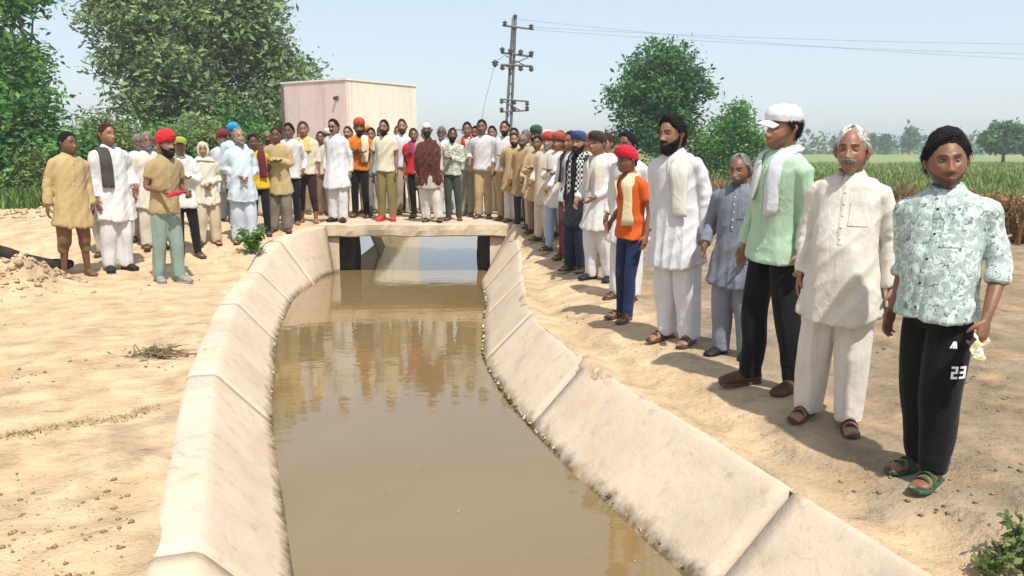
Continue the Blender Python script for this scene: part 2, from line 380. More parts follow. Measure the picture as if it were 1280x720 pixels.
# ------------------------------------------------------------------ the setting
def build_ground():
    ys = np.concatenate([[-60, -30, -15, -8], np.arange(-4, 2, 0.25), np.arange(2, 12, 0.07), np.arange(12, 17, 0.14), np.arange(17, 30, 0.6), [32, 36, 40, 46, 52, 60, 62, 75, 95, 130, 190, 300, 450, 640]])
    ss = np.concatenate([np.arange(0, 1, 0.05), np.arange(1, 4.5, 0.075), np.arange(4.5, 9, 0.15), [9.3, 10, 11, 12.5, 14, 17, 20, 25, 32, 45, 70, 120, 220, 420, 640]])
    mg = m_ground()
    V = []; F = []
    for side in (-1, 1):
        Yg, Sg = np.meshgrid(ys, ss, indexing='ij')
        dr = 0.17 * np.clip(noise2(Yg * 0 + 3, Yg, 1.1, 4.4) * 1.6 + .45 * noise2(Yg * 0, Yg, 4.3, 2.2) + .15, 0, 1) * sstep(13, 12, Yg)   # drifts spill over the lip
        Sg = Sg - (dr * (1 - sstep(0, .4, Sg)) if side > 0 else dr * .55 * (1 - sstep(0, .4, Sg)) - .13)
        X = np.where(side > 0, Rc(Yg) + 0.015 + Sg, Lc(Yg) - 0.05 - Sg)
        Z = ground_z(X, Yg); so = Sg + (.015 if side > 0 else .05); cz = crest_z(Yg, side > 0)
        Zd = cz + np.where(so < 0, so * 1.02 - .004, 0) + .016 * sstep(0, .09, np.arange(Sg.shape[1])[None, :] * .05 * np.ones_like(Sg)) - .006
        Z = np.where(so < .25, Zd * (1 - sstep(.02, .25, so)) + Z * sstep(.02, .25, so), Z)
        P = np.stack([X, Yg, Z], -1).reshape(-1, 3); a, b = Yg.shape
        i, j = np.meshgrid(np.arange(a - 1), np.arange(b - 1), indexing='ij'); o = sum(len(v) for v in V)
        q = np.stack([i * b + j, i * b + j + 1, (i + 1) * b + j + 1, (i + 1) * b + j], -1).reshape(-1, 4) + o
        F.append(q if side > 0 else q[:, ::-1]); V.append(P)
    me = fast_mesh('ground', np.vstack(V), np.vstack(F), mg, True)
    tag(link('ground', me), 'sandy earth banks and open ground either side of the canal', None, kind='structure')

def lining_profile(right):
    # (outward offset from crest, height relative to crest) going from the buried outer edge to below the water
    lip = [(0.14, -0.16), (0.10, -0.05), (0.05, -0.010), (0.02, 0.0)] if right else [(0.24, -0.12), (0.20, -0.015), (0.17, 0.0), (0.03, 0.002)]
    return lip + [(0.0, -0.010), (-0.03, -0.035), (-0.12, -0.122), (-0.22, -0.222), (-0.32, -0.322), (-0.42, -0.422), (-0.55, -0.555), (-0.95, -0.95)]
def build_lining():
    mc = m_concrete('canal_concrete', (0.555, 0.445, 0.34), 0.16); md = m_plain('joint_mortar', (0.035, 0.028, 0.02), 0.95, 0.3, 20)
    for right in (False, True):
        root = empty('canal_lining', (0, 0, 0))
        tag(root, 'pale concrete slope lining the %s bank of the canal' % ('crowded far-side, hedge-side' if right else 'tree-side'), None, kind='structure')
        root['label'] = 'sloping concrete canal lining below the bank that %s' % ('the dry hedge borders' if right else 'the trees border')
        fn = Rc if right else Lc; sg = 1 if right else -1
        joints = [-6.0, -3.4, -0.9, 1.3, 3.5, 5.73, 7.5, 9.45, 11.3, 12.95] if right else [-6, -3.2, -0.8, 0.75, 3.0, 5.56, 8.19, 10.3, 11.9, 12.95]
        prof = lining_profile(right)
        def surf(Y, drop=0.0, seed=0):
            k = (1 - 0.25 * sstep(11.9, 12.9, Y)) if right else 0.88 * (1 - 0.75 * sstep(11.9, 12.9, Y))
            c = float(fn(Y)); cz = float(crest_z(Y, right)); dx = (float(fn(Y + .05)) - float(fn(Y - .05))) / 0.1
            nx, ny = 1 / math.hypot(1, dx), -dx / math.hypot(1, dx)
            row = []
            for s, z in prof:
                zz = cz + z * (1 if z > -0.06 else (1 + (cz - 0.02) * 1.0)) - drop
                ss = s * (k if s < 0 else 1) + (drop * 0.6)
                row.append((c + sg * ss * nx, Y + (sg * ss * ny if Y < 12.2 else 0), zz))
            return row
        bed = MB(); Yb = np.arange(joints[0], joints[-1] + .01, 0.3)
        bed.grid([surf(Y, 0.075) for Y in Yb], flip=right); bed.build('lining_bed', md, root)
        for a, b in zip(joints[:-1], joints[1:]):
            g = 0.017; n = max(6, int((b - a) / 0.09)); Yp = np.linspace(a + g, b - g, n)
            off = rng.normal(0, 0.004)
            P = np.array([surf(Y) for Y in Yp])
            nz = pnoise(np.stack([P[..., 0] * 1.5, P[..., 1] * 1.1, P[..., 2] * 2 + 4], -1)) * 0.012 + pnoise(P * 7.0 + 2) * 0.004
            wgt = np.ones(len(prof)); wgt[:2] = 0.2
            P[..., 2] += nz * wgt + off
            ends = [P[0].copy(), P[-1].copy()]
            for e in ends: e[:, 2] -= 0.07; e[:, 0] -= 0
            P = np.concatenate([ends[0][None], P, ends[1][None]])
            mb = MB(); mb.grid(P, flip=right); mb.build('concrete_panel', mc, root)

def build_water():
    ys = np.concatenate([np.arange(-6, 20, 0.5), np.arange(20, 61, 4)])
    P = []
    for Y in ys:
        a, b = float(Lc(Y)) - 0.1, float(Rc(Y)) + 0.1
        P.append([(x, Y, WATER_Z) for x in np.linspace(a, b, 6)])
    mb = MB(); mb.grid(P, flip=True)
    tag(mb.build('canal_water', m_water()), 'still muddy brown canal water', None, kind='structure')
    # earth sides of the canal beyond the bridge
    ms = m_plain('bank_earth', (0.20, 0.17, 0.09), 0.95, 0.3, 4, 0.5, 25)
    mb = MB()
    ys = np.arange(15.2, 61, 0.6)
    for sg, fn in ((-1, Lc), (1, Rc)):
        P = []
        for Y in ys:
            c = float(fn(Y)); zt = float(ground_z(c + sg * 0.2, Y)) + 0.01
            P.append([(c + sg * 0.25, Y, zt), (c + sg * .05, Y, zt - 0.02), (c - sg * (0.16 + 0.06 * math.sin(Y * 3)), Y, WATER_Z + 0.04), (c - sg * 0.5, Y, WATER_Z - 0.3)])
        mb.grid(P, flip=sg > 0)
    tag(mb.build('canal_bank', ms), 'bare earth sides of the canal beyond the footbridge', None, kind='structure')

def build_bridge():
    root = empty('footbridge', (-1.57, 13.1, 0)); tag(root, 'low concrete slab bridge over the canal carrying the crowd', 'bridge')
    mc = m_concrete('bridge_concrete', (0.50, 0.40, 0.28), 0.3)
    md = m_plain('dark_shaded_pier', (0.035, 0.032, 0.028), 0.85, 0.4, 8, 0.4, 30)  # dark stained concrete, with the slab's shade put into its colour
    ox, oy = -1.57, 13.1
    # slab: three long stone-like slabs side by side in depth, rough edges
    yy = [(-0.13, 0.78), (0.80, 1.68), (1.70, 2.56)]
    for i, (a, b) in enumerate(yy):
        nx, ny, nzv = 40, 10, 5
        xs = np.linspace(-1.55, 1.6, nx); zs = (0.195, 0.215, 0.30, 0.385, 0.402)
        ins = (0.03, 0.0, 0.0, 0.006, 0.03)
        P = []
        ring = []
        for z, e in zip(zs, ins):
            r_ = [(x, a + e) for x in xs] + [(xs[-1], y) for y in np.linspace(a, b, ny)[1:-1]] + [(x, b - e) for x in xs[::-1]] + [(xs[0], y) for y in np.linspace(b, a, ny)[1:-1]]
            ring.append([(x, y, z) for x, y in r_])
        P = np.array(ring); w = pnoise(P * np.array([4, 4, 5]) + i * 9) * 0.045 + pnoise(P * np.array([11, 11, 14]) + i) * 0.022
        P[..., 1] += np.where(P[..., 1] < (a + b) / 2, w, -w); P[..., 2] += pnoise(P * np.array([3, 3, 1]) + 20) * 0.02
        mb = MB(); mb.grid(P, wrap=True)
        o = len(mb.v); cap = [tuple(p) for p in P[-1]]
        m2 = len(cap); 
        top = np.array(P[-1]);
        # top as strips between front and back edges
        fr = top[:nx]; bk = top[nx + ny - 2: 2 * nx + ny - 2][::-1]
        T = np.stack([fr * (1 - t) + bk * t for t in np.linspace(0, 1, 8)])
        T[1:-1, :, 2] += pnoise(T[1:-1] * 3.0) * 0.012
        mb.grid(T, flip=False)
        bt = np.array(P[0]); fr = bt[:nx]; bk = bt[nx + ny - 2: 2 * nx + ny - 2][::-1]
        mb.grid(np.stack([fr, bk]), flip=True)
        mb.build('slab', mc, root, smooth=False)
    for x0, x1 in ((-1.62, -1.04), (0.99, 1.62)):
        mb = MB()
        P = []
        for z in np.linspace(-0.9, 0.196, 8):
            r_ = [(x0, 0.22), (x1, 0.22), (x1, 0.4), (x1, 0.66), (x0, 0.66), (x0, 0.4)]
            P.append([(x + 0.012 * math.sin(z * 9 + j), y + 0.01 * math.sin(z * 13 + 2 * j), z) for j, (x, y) in enumerate(r_)])
        mb.grid(P, wrap=True); mb.add(P[-1], [tuple(range(6))]); mb.build('pier', md, root, smooth=False)
    # wing blocks carrying the slab ends
    for sg in (-1, 1):
        mb = MB(); x0, x1 = (-2.2, -1.25) if sg < 0 else (1.21, 2.1)
        xs = np.linspace(x0, x1, 12); P = []
        for z in (-0.95, -0.4, 0.0, 0.12, 0.18):
            P.append([(x, -0.06 + 0.10 * (abs(x) - 1.2) * (-1) + (0.04 if z > 0.1 else 0) + 0.02 * pnoise(np.array([x * 3, z * 4, sg])), z) for x in xs])
        P.append([(x, 0.9, 0.185) for x in xs]); P = np.array(P)
        mb.grid(P, flip=False); mb.build('wing_wall', mc, root)

# ------------------------------------------------------------------ foliage
def leaf_cloud(centres, spread, per, size, up=0.35, flat=0.8, seed=0, droop=0.0):
    """returns arrays V,F for diamond leaves around clump centres"""
    r = np.random.default_rng(seed); C = np.repeat(np.asarray(centres, float), per, 0); n = len(C)
    off = r.normal(size=(n, 3)) * spread * np.array([1, 1, flat]); P = C + off
    P[:, 2] -= droop * np.linalg.norm(off[:, :2], axis=1)
    d = r.normal(size=(n, 3)); d[:, 2] = d[:, 2] * 0.6 - droop; d /= np.linalg.norm(d, axis=1)[:, None]
    nn = r.normal(size=(n, 3)) * 0.8 + np.array([0, 0, up]) + off / (spread + 1e-6) * 0.35
    s = np.cross(nn, d); s /= np.linalg.norm(s, axis=1)[:, None] + 1e-6; nn = np.cross(d, s)
    L = size * r.uniform(0.4, 1.5, n)[:, None]; W = L * r.uniform(0.32, 0.5, n)[:, None]
    A = P - d * L * 0.5; B = P + s * W * 0.5 - nn * L * 0.08; Cc = P + d * L * 0.5 - nn * L * 0.12; D = P - s * W * 0.5 - nn * L * 0.08
    V = np.stack([A, B, Cc, D], 1).reshape(-1, 3); F = np.arange(4 * n).reshape(-1, 4); return V, F
def lobes_points(lobes, n, r, shell=0.55):
    vol = np.array([l[3] * l[4] * l[5] for l in lobes]) ** 0.75; k = r.choice(len(lobes), n, p=vol / vol.sum()); L = np.array(lobes)[k]
    d = r.normal(size=(n, 3)); d /= np.linalg.norm(d, axis=1)[:, None]
    rad = shell + (1 - shell) * r.random(n)[:, None]; rad = np.where(r.random((n, 1)) < 0.25, rad * 0.7, rad)
    return L[:, :3] + d * L[:, 3:6] * rad
def tree(name, loc, lobes, nclump, per, spread, size, lmat, trunk_r, trunk_h, label, cat='tree', group=None, seed=1, bark=(0.16, 0.115, 0.075), droop=0.0, shell=0.55, up=0.35):
    r = np.random.default_rng(seed); root = empty(name, loc); tag(root, label, cat, group)
    mbk = m_plain('bark_%d' % round(bark[0] * 100), bark, 0.95, 0.35, 5, 0.8, 25)
    mb = MB(); fork = np.array([r.normal(0, .05) * trunk_h, r.normal(0, .05) * trunk_h, trunk_h])
    p, q = cr([(0, 0, -0.2), (0.02, 0, trunk_h * .3), tuple(fork * np.array([.7, .7, .7])), tuple(fork)], [trunk_r * 1.35, trunk_r, trunk_r * .85, trunk_r * .75], 4)
    mb.tube(p, q[:, 0], 10)
    for l in lobes:
        e = np.array(l[:3]); m = fork * 0.55 + e * 0.45 + r.normal(0, 0.08, 3) * np.linalg.norm(e - fork)
        p, q = cr([fork * np.array([1, 1, .93]), m, e, e + np.array([r.normal(0, .3) * l[3], r.normal(0, .3) * l[4], l[5] * .7])], [trunk_r * .55, trunk_r * .34, trunk_r * .18, trunk_r * .05], 4)
        mb.tube(p, q[:, 0], 7)
        for _ in range(3):
            d = r.normal(size=3); d /= np.linalg.norm(d); e2 = e + d * np.array(l[3:6]) * 0.85
            p, q = cr([m, (m + e2) / 2 + r.normal(0, .1, 3), e2], [trunk_r * .22, trunk_r * .12, trunk_r * .03], 3); mb.tube(p, q[:, 0], 5)
    mb.build('trunk', mbk, root)
    C = lobes_points(lobes, nclump, r, shell); C = C[C[:, 2] > 0.05]
    V, F = leaf_cloud(C, spread, per, size, up=up, seed=seed + 5, droop=droop)
    V[:, 2] = np.maximum(V[:, 2], 0.02)
    link('crown', fast_mesh('crown', V, F, lmat), root)
    return root
def rlobes(n, rx, ry, z0, z1, size, r, taper=0.5):
    out = []
    for i in range(n):
        t = (i + 0.5) / n; z = z0 + (z1 - z0) * t; w = math.sin(math.pi * (0.18 + 0.72 * t)) ** 0.8
        a = i * 2.4 + r.uniform(-.3, .3); k = r.uniform(0.3, 0.85)
        s = size * r.uniform(0.8, 1.25) * (0.75 + 0.4 * w)
        out.append((math.cos(a) * rx * w * k, math.sin(a) * ry * w * k, z, s, s, s * 0.8))
    return out
def blades(name, pts, h, width, material, seed=0, lean=0.35, parent=None, per=6, spread=0.08):
    r = np.random.default_rng(seed); P = np.repeat(np.asarray(pts, float), per, 0); n = len(P)
    P = P + np.concatenate([r.normal(0, spread, (n, 2)), np.zeros((n, 1))], 1)
    a = r.uniform(0, 2 * math.pi, n); H = h * r.uniform(0.5, 1.25, n); ln = lean * r.uniform(0.2, 1.3, n) * H
    d = np.stack([np.cos(a), np.sin(a), np.zeros(n)], 1); s = np.stack([-np.sin(a), np.cos(a), np.zeros(n)], 1) * (width * r.uniform(.6, 1.3, n))[:, None]
    up = np.array([0, 0, 1.0])
    m = P + d * (ln * .3)[:, None] + up * (H * .6)[:, None]; t = P + d * ln[:, None] + up * H[:, None]
    V = np.stack([P - s, P + s, m + s * .8, m - s * .8, t + s * .12, t - s * .12], 1).reshape(-1, 3)
    b = np.arange(n)[:, None] * 6; F = np.concatenate([b + np.array([[0, 1, 2, 3]]), b + np.array([[3, 2, 4, 5]])])
    return link(name, fast_mesh(name, V, F, material), parent)

def build_trees():
    G1 = m_leaf('leaf_bright', (0.10, 0.26, 0.058)); G2 = m_leaf('leaf_olive', (0.215, 0.30, 0.135), 0.45); G3 = m_leaf('leaf_deep', (0.068, 0.185, 0.055), 0.5)
    G4 = m_leaf('leaf_yellowgreen', (0.17, 0.24, 0.06), 0.4)
    def base(px, Y): 
        p = at_depth(px, 186, Y); return (p[0], Y, float(ground_z(p[0], Y)) - 0.03)
    r = np.random.default_rng(3)
    # dense tree at the left margin
    b = base(-2, 25)
    lob = [(0.2, 0, 1.3, 1.6, 1.5, 1.3), (1.0, -.3, 2.6, 1.25, 1.2, 1.0), (-.8, .3, 2.8, 1.5, 1.4, 1.2), (0.5, 0, 4.0, 1.35, 1.2, 1.0), (-.4, -.5, 5.3, 1.4, 1.3, 1.1), (0.7, .3, 6.3, 1.2, 1.2, 1.0), (-.5, 0, 7.3, 1.1, 1.0, .9), (-2.0, 0, 4.6, 1.4, 1.4, 1.2), (1.35, -.2, 1.2, 1.0, .9, .9), (-1.6, -.4, 1.0, 1.2, 1, .9)]
    tree('broadleaf_tree', b, lob, 860, 38, 0.28, 0.21, G1, 0.22, 2.2, 'tall dense broadleaf tree behind the rubble heap, bushy down to the ground', seed=11)
    # big airy tree behind the left crowd
    b = base(262, 31)
    lob = [(0.1, 0, 4.0, 1.5, 1.4, 1.1), (-1.6, .2, 4.6, 1.5, 1.4, 1.0), (-2.7, -.2, 6.0, 1.35, 1.3, 1.0), (-1.0, 0, 6.4, 1.5, 1.4, 1.1), (0.8, -.3, 6.2, 1.6, 1.5, 1.1), (2.0, .2, 5.2, 1.3, 1.3, 1.0), (3.1, 0, 4.3, 1.0, 1.0, .75), (3.0, -.2, 3.6, .9, .9, .6), (-3.2, .1, 6.9, 1.0, 1.0, .8), (-.6, .2, 8.0, 1.5, 1.4, 1.1), (1.6, 0, 7.6, 1.3, 1.3, 1.0), (-2.2, 0, 7.9, 1.2, 1.2, 1.0), (2.3, 0, 6.4, 1.0, 1, .8), (.8, -.2, 9.0, 1.0, 1.0, .8), (-1.8, -.4, 3.2, 1.5, 1.3, .9), (.6, -.6, 2.9, 1.5, 1.3, .9), (2.4, -.4, 2.9, 1.2, 1.1, .8), (-3.0, -.2, 4.6, 1.1, 1.1, .8), (-.4, -.8, 4.6, 1.3, 1.2, .9)]
    tree('spreading_tree', b, lob, 1250, 34, 0.36, 0.25, G2, 0.30, 2.9, 'huge grey-green spreading tree overtopping the plastered hut', seed=12, shell=0.6, bark=(0.22, 0.18, 0.14))
    # bushes between
    for px, Y, hgt, rx, g, lab, sd in ((128, 27, 2.6, 1.5, G4, 'yellow-green bush beside the tall dense broadleaf tree', 21), (185, 29, 2.2, 1.5, G1, 'bright green bush under the spreading tree canopy edge', 22), (240, 27.5, 2.5, 1.5, G2, 'olive bush below the middle of the spreading tree', 23), (300, 29, 2.7, 1.6, G3, 'dark green bush next to the blank hut wall', 24), (75, 28.5, 1.9, 1.2, G1, 'leafy bush tucked behind the tall dense broadleaf tree', 25), (338, 30, 2.9, 1.2, G2, 'narrow olive bush touching the plastered hut corner', 26), (100, 24, 1.9, 1.3, G1, 'bright leafy shrub behind the tan-kurta man', 27), (160, 24.5, 1.8, 1.3, G4, 'pale shrub behind the speckled-cloth man', 28), (212, 24, 1.9, 1.3, G1, 'bright shrub behind the red-turbaned man', 29), (268, 24.5, 1.9, 1.3, G4, 'pale shrub behind the shawled and blue-turbaned people', 30), (325, 25, 1.9, 1.2, G1, 'bright shrub in front of the blank hut wall', 31), (48, 24, 1.3, 1.2, G4, 'low pale shrub at the foot of the tall dense broadleaf tree', 32)):
        lob = [(x * rx * .55, y * .4, hgt * z, rx * .5, rx * .5, hgt * .22) for x, y, z in ((-.9, 0, .3), (0, -.3, .35), (.9, .2, .3), (-.5, .2, .6), (.5, -.2, .62), (0.05, .1, .84))]
        tree('bush', base(px, Y), lob, 200, 34, 0.25, 0.17, g, 0.06, hgt * .25, lab, 'bush', 'bushes under the trees', seed=sd)
    # right-hand trees
    b = base(822, 35)
    lob = [(0, 0, 1.9, 1.1, 1.1, .8), (-.9, 0, 2.6, 1.0, 1.0, .75), (.9, .1, 2.7, .95, .9, .75), (-1.2, 0, 3.7, 1.05, 1, .8), (0.1, -.2, 3.8, 1.2, 1.1, .9), (1.25, 0, 4.0, 1.05, 1, .8), (-.6, .1, 4.8, 1.0, 1, .75), (.7, -.1, 4.9, 1.0, 1, .7), (0.0, 0, 5.35, .85, .8, .65), (-1.55, 0, 1.9, .65, .6, .4)]
    tree('round_tree', b, lob, 560, 36, 0.24, 0.21, G3, 0.17, 1.6, 'round-crowned dark green tree beyond the white-clad bystanders', seed=13)
    lob = [(0, 0, 1.1, .9, .9, .7), (-.6, 0, 1.6, .8, .8, .6), (.6, 0, 1.7, .8, .8, .6), (0, 0, 2.4, .85, .8, .65), (.1, 0, 2.9, .5, .5, .45)]
    tree('round_tree', base(918, 33), lob, 240, 34, 0.22, 0.17, G1, 0.11, 1.0, 'small rounded green tree beside a man in a white peaked cap', seed=14)
    lob = [(0, 0, .9, .8, .8, .6), (.5, .2, 1.5, .7, .7, .5), (-.3, 0, 1.9, .6, .6, .5)]
    tree('bush', base(880, 38), lob, 130, 24, 0.22, 0.22, G4, 0.07, .6, 'pale green bush between the two round trees', 'bush', 'bushes under the trees', seed=15)
    # trees on the far field edge
    for i, (px, Y, h, w, lab) in enumerate(((1255, 85, 4.2, 2.6, 'dark rounded field tree with the broadest crown on the skyline'), (1300, 80, 3.0, 2.0, 'low rounded tree on the field edge beside the broadest field tree'), (1190, 200, 5.6, 2.3, 'slim hazy tree far across the field, next to the broadest field tree'), (1137, 190, 6.3, 1.9, 'tallest hazy slim tree on the far skyline'), (1105, 190, 4.9, 1.7, 'hazy slim far tree beside the tallest slim one'), (1088, 195, 5.0, 1.5, 'hazy slim far tree, middle of three in a row'), (1068, 195, 4.9, 2.0, 'hazy slim far tree at the row end, above an old man'))):
        lob = [(0, 0, h * .45, w * .75, w * .75, h * .2), (-w * .45, 0, h * .6, w * .6, w * .6, h * .17), (w * .5, 0, h * .62, w * .6, w * .6, h * .17), (0, 0, h * .82, w * .6, w * .6, h * .17)]
        tree('field_tree', base(px, Y), lob, 260 if i < 2 else 130, 16, 0.045 * h + .15, 0.13 * h, G3, 0.04 * h, h * .33, lab, 'tree', 'trees across the field', seed=40 + i)
    # far wooded belt, reads as one mass
    C = []
    for k in range(2200):
        X = r.uniform(-260, 420); Y = r.uniform(195, 225); C.append((X, Y, abs(r.normal(1.9, 1.2)) + 0.3))
    V, F = leaf_cloud(C, 1.1, 8, 1.7, seed=77); V[:, 2] = np.maximum(V[:, 2], 0.05)
    tag(link('far_woods', fast_mesh('far_woods', V, F, G3)), 'far belt of hazy trees closing the fields', 'woods', kind='stuff')

def build_fields():
    mcrop = m_leaf('crop_green', (0.155, 0.245, 0.052), 0.4, 0.3); mcrop2 = m_leaf('crop_dry', (0.26, 0.22, 0.075), 0.4, 0.25)
    mgrass = m_leaf('grass_green', (0.10, 0.19, 0.035), 0.45, 0.3); mdry = m_leaf('dry_stalk', (0.22, 0.13, 0.062), 0.6, 0.25); mdry2 = m_leaf('dry_leaf', (0.30, 0.20, 0.10), 0.6, 0.25)
    r = np.random.default_rng(5)
    # crop: standing field, denser near
    X = []; 
    for k in range(7000):
        Y = 15 + 60 * r.random() ** 1.6; px = r.uniform(860, 1420); p = at_depth(px, 200, Y)
        X.append((p[0], Y, float(0.0)))
    X = np.array(X); X[:, 2] = ground_z(X[:, 0], X[:, 1])
    o = blades('crop', X, 0.32, 0.035, mcrop, 6, 0.5, per=5, spread=0.25); tag(o, 'standing green crop filling the field behind the dry hedge', 'crop', kind='stuff')
    k = r.random(len(X)) < 0.12
    o = blades('crop', X[k], 0.38, 0.03, mcrop2, 8, 0.4, per=5, spread=0.3); tag(o, 'yellowing stalks standing among the green crop', 'crop', kind='stuff')
    # far field sheet
    mb = MB(); ys = [40, 60, 90, 140, 220, 300]; P = []
    for Y in ys:
        P.append([(x, Y, float(ground_z(x, Y)) + 0.05) for x in np.linspace(Y * 0.18, Y * 1.2, 10)])
    mb.grid(P, flip=True)
    m, nt, bs, lk = mat('field_green'); co = obco(nt)
    rr = ramp(nt, noise_node(nt, co, 0.12, 6, 0.6, .5).outputs[0], [(0.3, (0.11, 0.17, 0.04)), (0.5, (0.19, 0.24, 0.06)), (0.7, (0.27, 0.25, 0.09))]); lk.new(rr.outputs[0], bs.inputs[0]); bs.inputs['Roughness'].default_value = 1
    tag(mb.build('field', m), 'open green field beyond the crop', None, kind='structure')
    # dry hedge
    root = empty('dry_hedge', (7.0, 12.9, 0.1)); tag(root, 'waist-high hedge of brown dried stalks and brush edging the field', 'hedge')
    pts = []
    for k in range(2300):
        X_ = r.uniform(2.2, 13.5); Y_ = 12.75 + 0.05 * (X_ - 7) + r.normal(0, 0.33) + 0.25 * math.sin(X_ * 1.3); pts.append((X_, Y_, 0))
    pts = np.array(pts); pts[:, 2] = ground_z(pts[:, 0], pts[:, 1]) - 0.02; L0 = np.array([7.0, 12.9, 0.1])
    hh = 0.62
    o = blades('stalk_mass', pts - L0, hh, 0.014, mdry, 9, 0.95, root, 5, 0.12); o['kind'] = 'stuff'
    cl = pts[r.random(len(pts)) < 0.75] - L0; cl[:, 2] += r.uniform(0.05, 0.68, len(cl)) * (0.8 + 0.5 * pnoise(np.stack([cl[:, 0] * 1.2, cl[:, 1] * 0, cl[:, 0] * 0 + 3], -1)))
    V, F = leaf_cloud(cl, 0.10, 12, 0.11, seed=31, up=0.1); V[:, 2] = np.maximum(V[:, 2], -0.05)
    o = link('leaf_mass', fast_mesh('leaf_mass', V, F, mdry2), root); o['kind'] = 'stuff'
    # weeds and grass on the left verge
    pts = []
    for k in range(1500):
        px = r.uniform(-120, 420); Y_ = r.uniform(19.5, 27); p = at_depth(px, 200, Y_); 
        if p[0] < -3.6: pts.append((p[0], Y_, 0))
    pts = np.array(pts); pts[:, 2] = ground_z(pts[:, 0], pts[:, 1]) - 0.02
    o = blades('grass', pts, 0.42, 0.028, mgrass, 12, 0.6, per=8, spread=0.16); tag(o, 'rank green grass on the verge under the trees', 'grass', kind='stuff')

def plant(px, py, hgt, nst, label, material, seed, leaf=0.05, name='weed_plant'):
    p = on_ground(px, py); root = empty(name, tuple(p)); tag(root, label, 'plant'); r = np.random.default_rng(seed)
    mb = MB(); C = []
    for i in range(nst):
        a = r.uniform(0, 6.28); l = r.uniform(.3, 1.0); e = np.array([math.cos(a) * hgt * .55 * l, math.sin(a) * hgt * .55 * l, hgt * r.uniform(.6, 1.05)])
        q, w = cr([(0, 0, -0.02), tuple(e * np.array([.35, .35, .55])), tuple(e)], [0.005, 0.004, 0.0015], 4); mb.tube(q, w[:, 0], 5)
        for t in np.linspace(.25, 1, 7): C.append(e * np.array([t ** 1.4, t ** 1.4, t]))
    mb.build('stem', m_plain('weed_stem', (0.12, 0.17, 0.05), 0.8), root)
    V, F = leaf_cloud(C, leaf * .6, 5, leaf, seed=seed, up=.8); V[:, 2] = np.maximum(V[:, 2], 0.005)
    link('foliage', fast_mesh('foliage', V, F, material), root); return root

